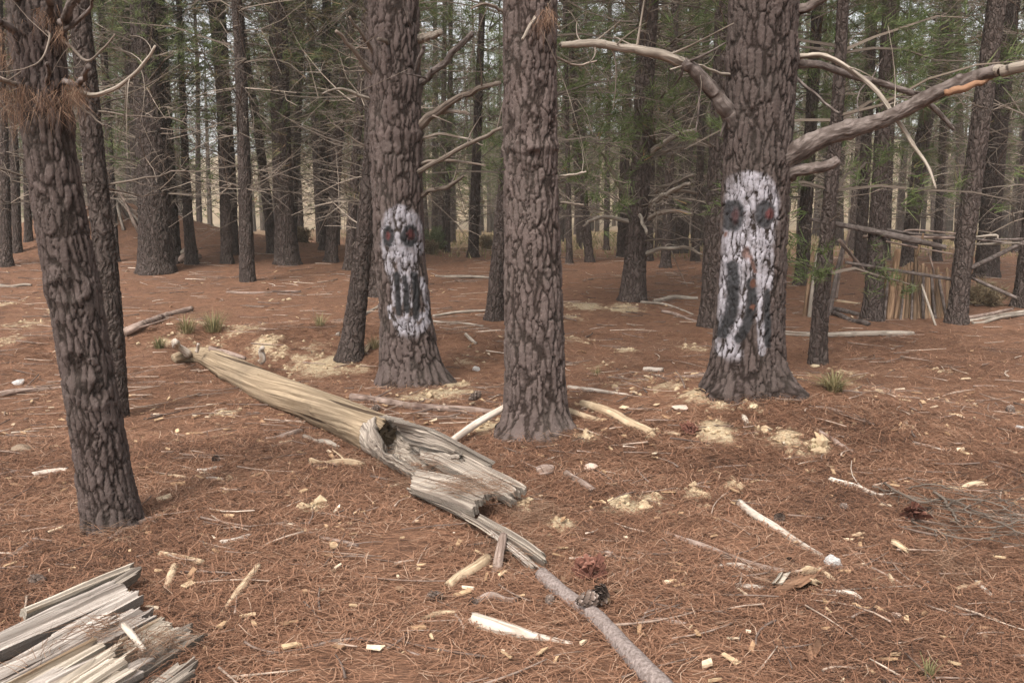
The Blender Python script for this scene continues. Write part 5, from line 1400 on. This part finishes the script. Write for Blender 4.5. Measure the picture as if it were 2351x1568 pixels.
for k, (u, v, w, mt, fl, lab) in enumerate(RK):
    if not w: continue
    p = gp(u, v + w * .6); s = w * fdist(p) / FV
    me = rock_geo(np.random.RandomState(70 + k), 16, fl).mesh('stone', M[mt], False)
    tag(obj('stone', me, None, (p[0], p[1], p[2] + s * fl * .55), (0, 0, k * 1.3), (s * 1.1, s, s)), lab, 'stone')

# ================================================================== STICK SHELTER
def sv(x, y): return 1832 + x * .2207, 463 + y * .2207
YS = gp(2100, 742)[1] + .3
sb = gp(2100, 742)
shelter = root('stick_shelter', sb, 'low stick shelter of upright logs and roof poles tied between two pines', 'shelter')
def sh_pole(name, pts, mat, seed, dy0=0.0, dy1=None, noise=.1, ground=False):
    P, r = [], []
    dy1 = dy0 if dy1 is None else dy1
    for k, (x, y, w) in enumerate(pts):
        u, v = sv(x, y)
        p = pd(u, v, YS + dy0 + (dy1 - dy0) * k / max(1, len(pts) - 1))
        if ground and k == 0: p[2] = gz1(p[0], p[1]) - .03
        P.append(p); r.append(w * .2207 * fdist(p) / FV)
    m = len(P); n = 12 * m
    G = Geo(); tube(G, crom(np.array(P), n) - sb, np.interp(np.linspace(0, m - 1, n), np.arange(m), r), 9, noise, 7, seed, chips=.03)
    obj(name, G.mesh(name, M[mat]), shelter)
UP = [(790,1180,850,600,22,'shelter'),(832,1190,882,620,25,'red_wood'),(885,1200,935,640,18,'shelter'),(950,1215,1040,510,36,'red_wood'),(1012,1220,1090,690,20,'red_wood'),(1050,1230,1122,670,17,'shelter'),(1085,1235,1130,700,15,'red_wood'),(1125,1240,1152,650,20,'shelter'),(1165,1240,1190,640,18,'red_wood'),
      (1215,1245,1226,500,20,'shelter'),(1255,1250,1262,670,18,'shelter'),(1290,1250,1300,650,20,'shelter'),(1330,1250,1335,690,15,'shelter'),(1372,1250,1368,760,15,'red_wood'),(1415,1250,1385,720,20,'shelter'),(1462,1250,1440,700,18,'shelter'),(1505,1250,1485,760,15,'red_wood'),(1535,1248,1455,690,14,'red_wood'),(1568,1245,1552,700,18,'shelter')]
UP += [(a_[0] + 16, a_[1] - 4, a_[2] + 15 - (i % 3) * 4, a_[3] + 40 + (i * 31 % 70), 15, ('shelter', 'shelter', 'limb')[i % 3]) for i, a_ in enumerate(UP)]
for k, (x0, y0, x1, y1, w, mt) in enumerate(UP):
    sh_pole('upright_log', [(x0, y0, w), ((x0 + x1) / 2 + (k * 7 % 5 - 2) * 3, (y0 + y1) / 2, w), (x1, y1, w * .85)], mt, 500 + k, (k % 3) * .06, .25 + (k % 3) * .05, .12, True)
sh_pole('rail', [(500,635,17),(690,665,17),(1200,745,18),(1730,828,20)], 'limb', 530, -.15, -.25)
sh_pole('roof_pole', [(130,185,20),(430,240,26),(730,300,32),(1100,380,38),(1530,475,24)], 'limb', 531, .3, -.5)
sh_pole('roof_pole', [(680,365,17),(1200,372,18),(1700,382,16)], 'brown_wood', 532, .1, .2)
sh_pole('roof_pole', [(840,280,14),(1250,340,14),(1690,362,12)], 'limb', 533, .5, .4)
sh_pole('roof_pole', [(840,400,9),(1250,480,10),(1660,556,8)], 'brown_wood', 534, .0, -.1)
sh_pole('roof_pole', [(1050,350,10),(1180,295,9),(1650,335,10)], 'brown_wood', 535, .6, .6)
sh_pole('roof_pole', [(1600,400,11),(1830,372,12),(2050,352,16),(2080,385,9)], 'pale_limb', 536, .2, .1)
sh_pole('roof_pole', [(1700,375,12),(2000,410,13),(2400,450,11)], 'limb', 537, .3, .3)
sh_pole('roof_pole', [(1840,445,10),(2050,440,11),(2300,430,9)], 'pale_limb', 538, .5, .2)
sh_pole('roof_pole', [(2050,395,12),(2300,392,13),(2500,380,10)], 'limb', 539, .6, .5)
sh_pole('brace', [(1780,700,24),(2050,570,24),(2420,390,20)], 'limb', 540, .2, .9)
sh_pole('brace', [(1780,780,15),(2000,880,18),(2280,1005,18)], 'limb', 541, .4, -.2)
sh_pole('brace', [(430,400,18),(560,560,18),(690,720,16)], 'brown_wood', 542, .5, .7)
sh_pole('leaning_pole', [(70,1140,24),(120,800,22),(165,450,16)], 'red_wood', 543, .2, .5, .1, True)
sh_pole('leaning_pole', [(118,1150,20),(165,800,20),(212,480,14)], 'pale_limb', 544, .1, .5, .1, True)
sh_pole('leaning_pole', [(330,1090,24),(410,720,24),(485,410,18)], 'limb', 545, .4, .6, .1, True)
sh_pole('leaning_pole', [(395,1000,18),(440,700,16),(540,280,10)], 'brown_wood', 546, .5, .6, .1)
sh_pole('leaning_pole', [(1440,1290,11),(1350,1050,12),(1290,870,10)], 'pale_limb', 547, -.5, -.15, .1, True)
sh_pole('tie_stick', [(1235,560,12),(1280,420,12),(1305,340,10)], 'red_wood', 548, -.2, -.2)
sh_pole('tie_stick', [(1365,530,9),(1390,640,10),(1415,740,8)], 'brown_wood', 549, .3, .3)
for k, (pts, mt, lab) in enumerate([([(380,1170,26),(560,1230,28),(740,1282,26)], 'limb', 'thick grey log lying aslant at the near shelter post'), ([(340,1110,24),(480,1140,26),(640,1172,24)], 'limb', 'dark log lying behind the near shelter post'),
                                    ([(1700,1222,24),(1950,1180,22),(2230,1118,16)], 'brown_wood', 'sawn log at the foot of the slanting shelter post'), ([(1820,1262,17),(2050,1225,18),(2400,1160,16)], 'pale_limb', 'slim sawn pole in front of the sawn log'),
                                    ([(360,1030,16),(480,1045,16),(640,1062,12)], 'tan_wood', 'rotten reddish log piece behind the spindly pine')]):
    pp = [(*sv(x, y), w * .2207) for x, y, w in pts]
    G, b, _, _ = stick_geo(pp, 10, .12, 560 + k, .02)
    tag(obj('small_log', G.mesh('small_log', M[mt]), None, tuple(b)), lab, 'log')

# stick tepee far back on the bank, and a woodpile
p = gp(270, 520); Yt = p[1]
tep = root('stick_tepee', p, 'far heap of leaning poles on top of the bank', 'stick hut')
rg = np.random.RandomState(8)
for k in range(20):
    u0 = 190 + k * 8.5
    a = pd(u0, 516 + rg.uniform(-3, 3), Yt + rg.uniform(-.3, .9)); a[2] = gz1(a[0], a[1])
    c = pd(262 + rg.normal(0, 9), 436 + rg.uniform(-8, 14), Yt + .4)
    G = Geo(); tube(G, np.linspace(a, c, 6) - p, .045 * np.linspace(1, .6, 6), 6, .1, 5, k); obj('pole', G.mesh('pole', M['pale_limb' if k % 3 else 'brown_wood']), tep)
p = gp(428, 606)
wp = root('woodpile', p, 'little heap of dark logs between two pines on the bank', 'woodpile')
for k, (u0, v0, u1, v1, w) in enumerate([(402,604,440,580,9), (408,588,452,572,8), (400,596,444,600,8), (425,602,460,588,6), (418,582,440,566,7), (430,606,470,612,3)]):
    a = pd(u0, v0, p[1] + .1 * (k % 3)); c = pd(u1, v1, p[1] + .15 * (k % 2) + .1)
    G = Geo(); tube(G, np.linspace(a, c, 8) - p, w * p[1] / FV, 8, .2, 5, k, chips=.03); obj('log', G.mesh('log', M['pale_limb' if k in (1, 4) else 'brown_wood']), wp)

# ================================================================== SMALL PLANTS
def tuft(p, n, h, w, rg, c0, c1, lean=.5):
    G = Geo()
    for k in range(n):
        a = rg.uniform(0, 6.28); o = np.array([math.cos(a), math.sin(a), 0]); s = np.array([-o[1], o[0], 0])
        l = h * rg.uniform(.5, 1.15); ln = rg.uniform(.1, 1) * lean; b0 = o * rg.uniform(0, h * .35)
        V = []
        for t in (0, .4, .75, 1):
            c = b0 + o * l * ln * t ** 1.6 + np.array([0, 0, l * (t - .35 * ln * t * t)])
            ww = w * (1 - t) + .0006
            V += [c - s * ww, c + s * ww]
        G.add(V, [[0, 1, 3, 2], [2, 3, 5, 4], [4, 5, 7, 6]], None, rnd=rg.uniform(c0, c1))
    return G
GT = [(490,762,.30,'green grass tuft beside the pale clods', .1, .7, 130), (428,765,.26,'thin green grass tuft next to the small grey log', .2, .8, 80), (1915,898,.17,'dark bristly grass tuft beyond the larger skull', .15, .8, 230), (365,800,.16,'small dark grass clump at the thin end of the log', 0, .5, 80),
      (1370,862,.10,'sparse grass sprig beyond the unpainted pine', .2, .8, 40), (735,748,.18,'faint grass tuft between the log and the leaning pine', .3, .9, 50), (860,800,.18,'dry grass at the foot of the smaller skull', .4, 1, 70), (2130,1555,.07,'short green grass sprig at the bottom edge', .0, .5, 30), (1865,1040,.07,'tiny grass sprig on the sandy slope', .2, .8, 26)]
for k, (u, v, h, lab, c0, c1, n_) in enumerate(GT):
    p = gp(u, v); rg = np.random.RandomState(k)
    tag(obj('grass_tuft', tuft(p, n_, h, (.0022 + .0003 * p[1]), rg, c0, c1, 1.5 if k == 2 else .9).mesh('grass_tuft', M['grass'], False), None, tuple(p)), lab, 'grass tuft')
for k, (u, v, w, h, mt, lab) in enumerate([(997,578,26,52,'shrub','pale green rounded shrub between the smaller skull and thin pines'), (1118,572,20,26,'dry_shrub','low brown shrub at the far edge of the wood'), (985,585,12,24,'dry_shrub','brown dry clump at the foot of the pale green shrub'),
                                           (692,556,14,24,'dry_shrub','brown dry clump beyond the broad pine on the bank'), (2255,700,30,34,'dry_shrub','dry brushy clump behind the sawn log'), (860,560,12,20,'shrub','greenish low shrub far behind the leaning thin pine')]):
    p = gp(u, v); rg = np.random.RandomState(900 + k); s = fdist(p) / FV
    rt = root('shrub', p, lab, 'shrub'); GB, GN = Geo(), Geo()
    for i in range(26):
        a = rg.uniform(0, 6.28); e = np.array([math.cos(a) * w * s * rg.uniform(.2, 1), math.sin(a) * w * s * rg.uniform(.2, 1), h * s * rg.uniform(.5, 1)])
        t = np.linspace(0, 1, 5)[:, None]; P_ = e * t * np.array([1, 1, 1]) + np.array([0, 0, .1]) * np.sin(t * 3)
        tube(GB, P_, .010 * (1 - .6 * t[:, 0]), 4, cap=False, rnd=.4)
        for m in range(9):
            needle_tuft(GN, e * rg.uniform(.45, 1) + rg.normal(0, .08, 3), e + rg.normal(0, .3, 3), 16, .14, .018, rg, 1.2, 0, 1)
    obj('stems', GB.mesh('stems', M['far_twig'], False), rt); obj('foliage', GN.mesh('foliage', M[mt], False), rt)

# ================================================================== LITTER
def soil_at(P):
    s = np.zeros(len(P))
    for (wx, wy, px_, py_, a) in SOILW: s = np.maximum(s, a * np.exp(-(((P[:, 0] - px_) / wx) ** 2 + ((P[:, 1] - py_) / wy) ** 2) * .9))
    return s
SOILW = []
for (u, v, w, a) in SOIL:
    p = gp(u, v); k = fdist(p) / FV; SOILW.append((w * k, w * k * 1.25, p[0], p[1], a))
def gfull(P):
    Q_ = np.stack([P[:, 0], P[:, 1], np.zeros(len(P))], 1)
    s = soil_at(Q_)
    return gz(P[:, 0], P[:, 1]) + (fbm(Q_ * 7, 3, 21) * .014 + fbm(Q_ * 19, 2, 31) * .009) * sst(25, 10, P[:, 1]) + s * .035 * (.6 + fbm(Q_ * 12, 2, 77)), s
def scatter(n, y0, y1, rg, pw=1.0, half=.64):
    y = y0 + (y1 - y0) * rg.rand(n) ** pw
    return np.stack([rg.uniform(-half, half, n) * (y + .4), y], 1)
rg = np.random.RandomState(77)
XY = np.vstack([scatter(190000, 2.1, 6.5, rg, .62), scatter(90000, 6.5, 12, rg, .8), scatter(55000, 12, 34, rg, .9)])
z, s = gfull(XY)
dn = fbm(np.stack([XY[:, 0] * 1.7, XY[:, 1] * 1.7, 0 * XY[:, 0]], 1), 3, 44)
keep = (rg.rand(len(XY)) > s * 1.5 - .25) & (rg.rand(len(XY)) < .74 + dn * 1.1)
XY, z, dn = XY[keep], z[keep], dn[keep]
n = len(XY)
a = rg.uniform(0, 6.28, n); L = rg.uniform(.04, .13, n) * (1 + .02 * XY[:, 1]); tl = rg.normal(.0, .14, n)
d = np.stack([np.cos(a) * np.cos(tl), np.sin(a) * np.cos(tl), np.sin(tl)], 1)
sd = np.stack([-np.sin(a), np.cos(a), 0 * a], 1)
w = .0006 + .00016 * XY[:, 1] + .00012 * np.maximum(0, XY[:, 1] - 11) + rg.rand(n) * .00045
c = np.stack([XY[:, 0], XY[:, 1], z + rg.rand(n) * .016 + np.abs(tl) * L * .5], 1)
bd = rg.normal(0, .14, n)
p0 = c - d * (L / 2)[:, None]; p2 = c + d * (L / 2)[:, None]; p1 = c + sd * (bd * L)[:, None] + np.array([0, 0, .004])
V = np.stack([p0 - sd * w[:, None], p0 + sd * w[:, None], p1 - sd * w[:, None], p1 + sd * w[:, None], p2 - sd * w[:, None] * .6, p2 + sd * w[:, None] * .6], 1).reshape(-1, 3)
b6 = np.arange(n)[:, None] * 6
nr = XY[:, 1] < 8.0                                  # bent near the camera, straight farther off
Q = np.vstack([(b6 + np.array([[0, 1, 3, 2]]))[nr], (b6 + np.array([[2, 3, 5, 4]]))[nr], (b6 + np.array([[0, 1, 5, 4]]))[~nr]])
col = np.clip(.45 + .24 * rg.normal(0, 1, n) - dn * .3, 0, 1)
G = Geo().add(V, Q, None, rnd=np.repeat(col, 6))
tag(obj('pine_needles', G.mesh('pine_needles', M['needle'], False)), 'thick litter of fallen brown pine needles covering the ground', 'needle litter', kind='stuff')

# needles that have drifted onto the wood and against it
G = Geo()
for (u, v, su, sv_, h, m) in [(1060,1115,60,14,.17,60), (1140,1120,40,12,.17,40), (1000,1070,30,14,.16,30), (1230,1180,50,22,.04,80), (930,1110,40,20,.03,60), (70,1530,40,6,.12,5), (130,1490,40,5,.12,6), (205,1452,20,8,.12,12), (255,1442,18,7,.13,12), (325,1490,26,14,.09,30), (390,1480,40,25,.05,40),
                              (1790,1330,60,20,.02,40), (250,1225,60,14,.02,50), (1230,1010,70,8,.02,60), (1720,915,70,10,.02,40), (940,892,60,8,.02,40), (2200,1300,60,30,.02,80), (850,1060,60,25,.02,60), (1180,1260,60,25,.03,80)]:
    for k in range(m):
        p = gp(u + rg.normal(0, su * .6), v + rg.normal(0, sv_ * .6), h)
        p[2] += rg.uniform(0, .02)
        aa = rg.uniform(0, 6.28)
        needle_tuft(G, p, np.array([math.cos(aa), math.sin(aa), rg.normal(.0, .12)]), 5, .14, .0024, rg, .3, .35, 1)
tag(obj('pine_needle_drifts', G.mesh('pine_needle_drifts', M['rust'], False)), 'small drifts of rusty needles on and around the broken wood', 'needle litter', kind='stuff')

# twigs and chips too many to count
G = Geo()
XY = np.vstack([scatter(700, 2.2, 8, rg, .8), scatter(1100, 8, 20, rg, 1), scatter(900, 20, 36, rg, 1)]); z, s = gfull(XY)
for k in range(len(XY)):
    y = XY[k, 1]; l = rg.uniform(.06, .34) * (1 + y * .05); a_ = rg.uniform(0, 6.28) if rg.rand() < .6 else rg.normal(0, .5)
    q = np.linspace(-.5, .5, 5)[:, None]; d_ = np.array([math.cos(a_), math.sin(a_), rg.normal(0, .06)]); s_ = np.array([-math.sin(a_), math.cos(a_), 0])
    rr = (rg.uniform(.0016, .0055) ) * (1 + y * .06)
    P_ = np.array([XY[k, 0], XY[k, 1], z[k] + .012 + rr]) + d_ * l * q + s_ * l * rg.normal(0, .25) * q ** 2
    tube(G, P_, rr * (1 - .5 * (q[:, 0] + .5)), 5, rnd=rg.beta(1.4, 1.9))
tag(obj('twig_litter', G.mesh('twig_litter', M['twig'])), 'countless little dead twigs strewn over the needles', 'twig litter', kind='stuff')
G = Geo()
XY = np.vstack([scatter(1000, 2.2, 8, rg, .75), scatter(360, 8, 20, rg, 1)]); z, s = gfull(XY)
for k in range(len(XY)):
    a_ = rg.uniform(0, 6.28); l = rg.uniform(.008, .045) * rg.uniform(.5, 1) * (1 + XY[k, 1] * .03); w_ = l * rg.uniform(.15, .45); h_ = rg.uniform(.003, .01)
    d_ = np.array([math.cos(a_), math.sin(a_), rg.normal(0, .15)]); s_ = np.array([-math.sin(a_), math.cos(a_), rg.normal(0, .2)]); u_ = np.array([0, 0, h_])
    c_ = np.array([XY[k, 0], XY[k, 1], z[k] + .014])
    e = rg.uniform(.5, 1.3, 8)
    V = [c_ - d_ * l * e[0] - s_ * w_ * e[1], c_ + d_ * l * e[2] - s_ * w_ * e[3], c_ + d_ * l * e[4] + s_ * w_ * e[5], c_ - d_ * l * e[6] + s_ * w_ * e[7]]
    V = V + [v_ + u_ for v_ in V]
    G.add(V, [[3, 2, 1, 0], [4, 5, 6, 7], [0, 1, 5, 4], [1, 2, 6, 5], [2, 3, 7, 6], [3, 0, 4, 7]], None, rnd=rg.beta(1.7, 1.6))
tag(obj('wood_chip_litter', G.mesh('wood_chip_litter', M['chip'], False)), 'countless tan wood chips strewn over the needles', 'wood chip litter', kind='stuff')
# crumbs and clods of sandy soil
G = Geo()
base_r = [rock_geo(np.random.RandomState(600 + i), 10, .75, 1, .05).verts() for i in range(5)]
import bmesh
bm = bmesh.new(); bmesh.ops.create_icosphere(bm, subdivisions=1, radius=1); FI = np.array([[v.index for v in f.verts] for f in bm.faces]); bm.free()
for (wx, wy, px_, py_, a_) in SOILW:
    m = int(16 * a_ * min(2.0, 1 + wx))
    for k in range(m):
        x, y = px_ + rg.normal(0, wx * .55), py_ + rg.normal(0, wy * .55)
        sz = rg.uniform(.005, .02) * (1 + py_ * .05) * (2.0 if rg.rand() < .08 else 1)
        zz_ = gfull(np.array([[x, y]]))[0][0]
        ang = rg.uniform(0, 6.28); cs_, sn_ = math.cos(ang), math.sin(ang)
        B_ = base_r[rg.randint(5)] * sz * rg.uniform(.8, 1.3, 3)
        B_ = np.stack([B_[:, 0] * cs_ - B_[:, 1] * sn_, B_[:, 0] * sn_ + B_[:, 1] * cs_, B_[:, 2]], 1)
        G.add(B_ + np.array([x, y, zz_ - sz * .05]), None, FI)
tag(obj('soil_clods', G.mesh('soil_clods', M['clod'], False)), 'crumbs and clods of cream sandy soil on the bare patches', 'soil clods', kind='stuff')
# pale grass along the far edge of the wood
G = Geo(); n = 9000
y = rg.uniform(26, 70, n); x = rg.uniform(-.6, .6, n) * y
kx = rg.rand(n) < sst(-.25, 0.0, x / y) * .9 + .1
x, y = x[kx], y[kx]; n = len(x); z = gz(x, y)
h = rg.uniform(.08, .3, n); a = rg.uniform(0, 6.28, n); wd = .012 + .0004 * y
b0 = np.stack([x, y, z], 1); sd = np.stack([np.cos(a), np.sin(a), 0 * a], 1) * wd[:, None]; tp = b0 + np.stack([rg.normal(0, .08, n), rg.normal(0, .08, n), h], 1)
G.add(np.stack([b0 - sd, b0 + sd, tp], 1).reshape(-1, 3), None, np.arange(3 * n).reshape(-1, 3), rnd=np.repeat(np.clip(rg.normal(.5, .2, n), 0, 1), 3))
tag(obj('dry_grass', G.mesh('dry_grass', M['grass'], False)), 'pale dry grass along the far edge of the wood', 'grass', kind='stuff')

# ================================================================== HAZE in the wood's air
m = bpy.data.materials.new('forest_haze'); m.use_nodes = True
nt = m.node_tree; nt.nodes.clear()
out = nt.nodes.new('ShaderNodeOutputMaterial'); pv = nt.nodes.new('ShaderNodeVolumePrincipled')
pv.inputs['Color'].default_value = (0.95, 0.91, 0.84, 1)
pv.inputs['Density'].default_value = 0.0011
nt.links.new(pv.outputs[0], out.inputs['Volume'])
lo, hi = np.array([-185., -60., -2.2]), np.array([185., 260., 36.])
V = [[(lo, hi)[i][0], (lo, hi)[j][1], (lo, hi)[k][2]] for i in (0, 1) for j in (0, 1) for k in (0, 1)]
g = Geo().add(V, [[0, 1, 3, 2], [4, 6, 7, 5], [0, 4, 5, 1], [2, 3, 7, 6], [0, 2, 6, 4], [1, 5, 7, 3]])
tag(obj('haze', g.mesh('haze', m, False)), 'thin pale haze in the air between the trees', 'haze', kind='stuff')
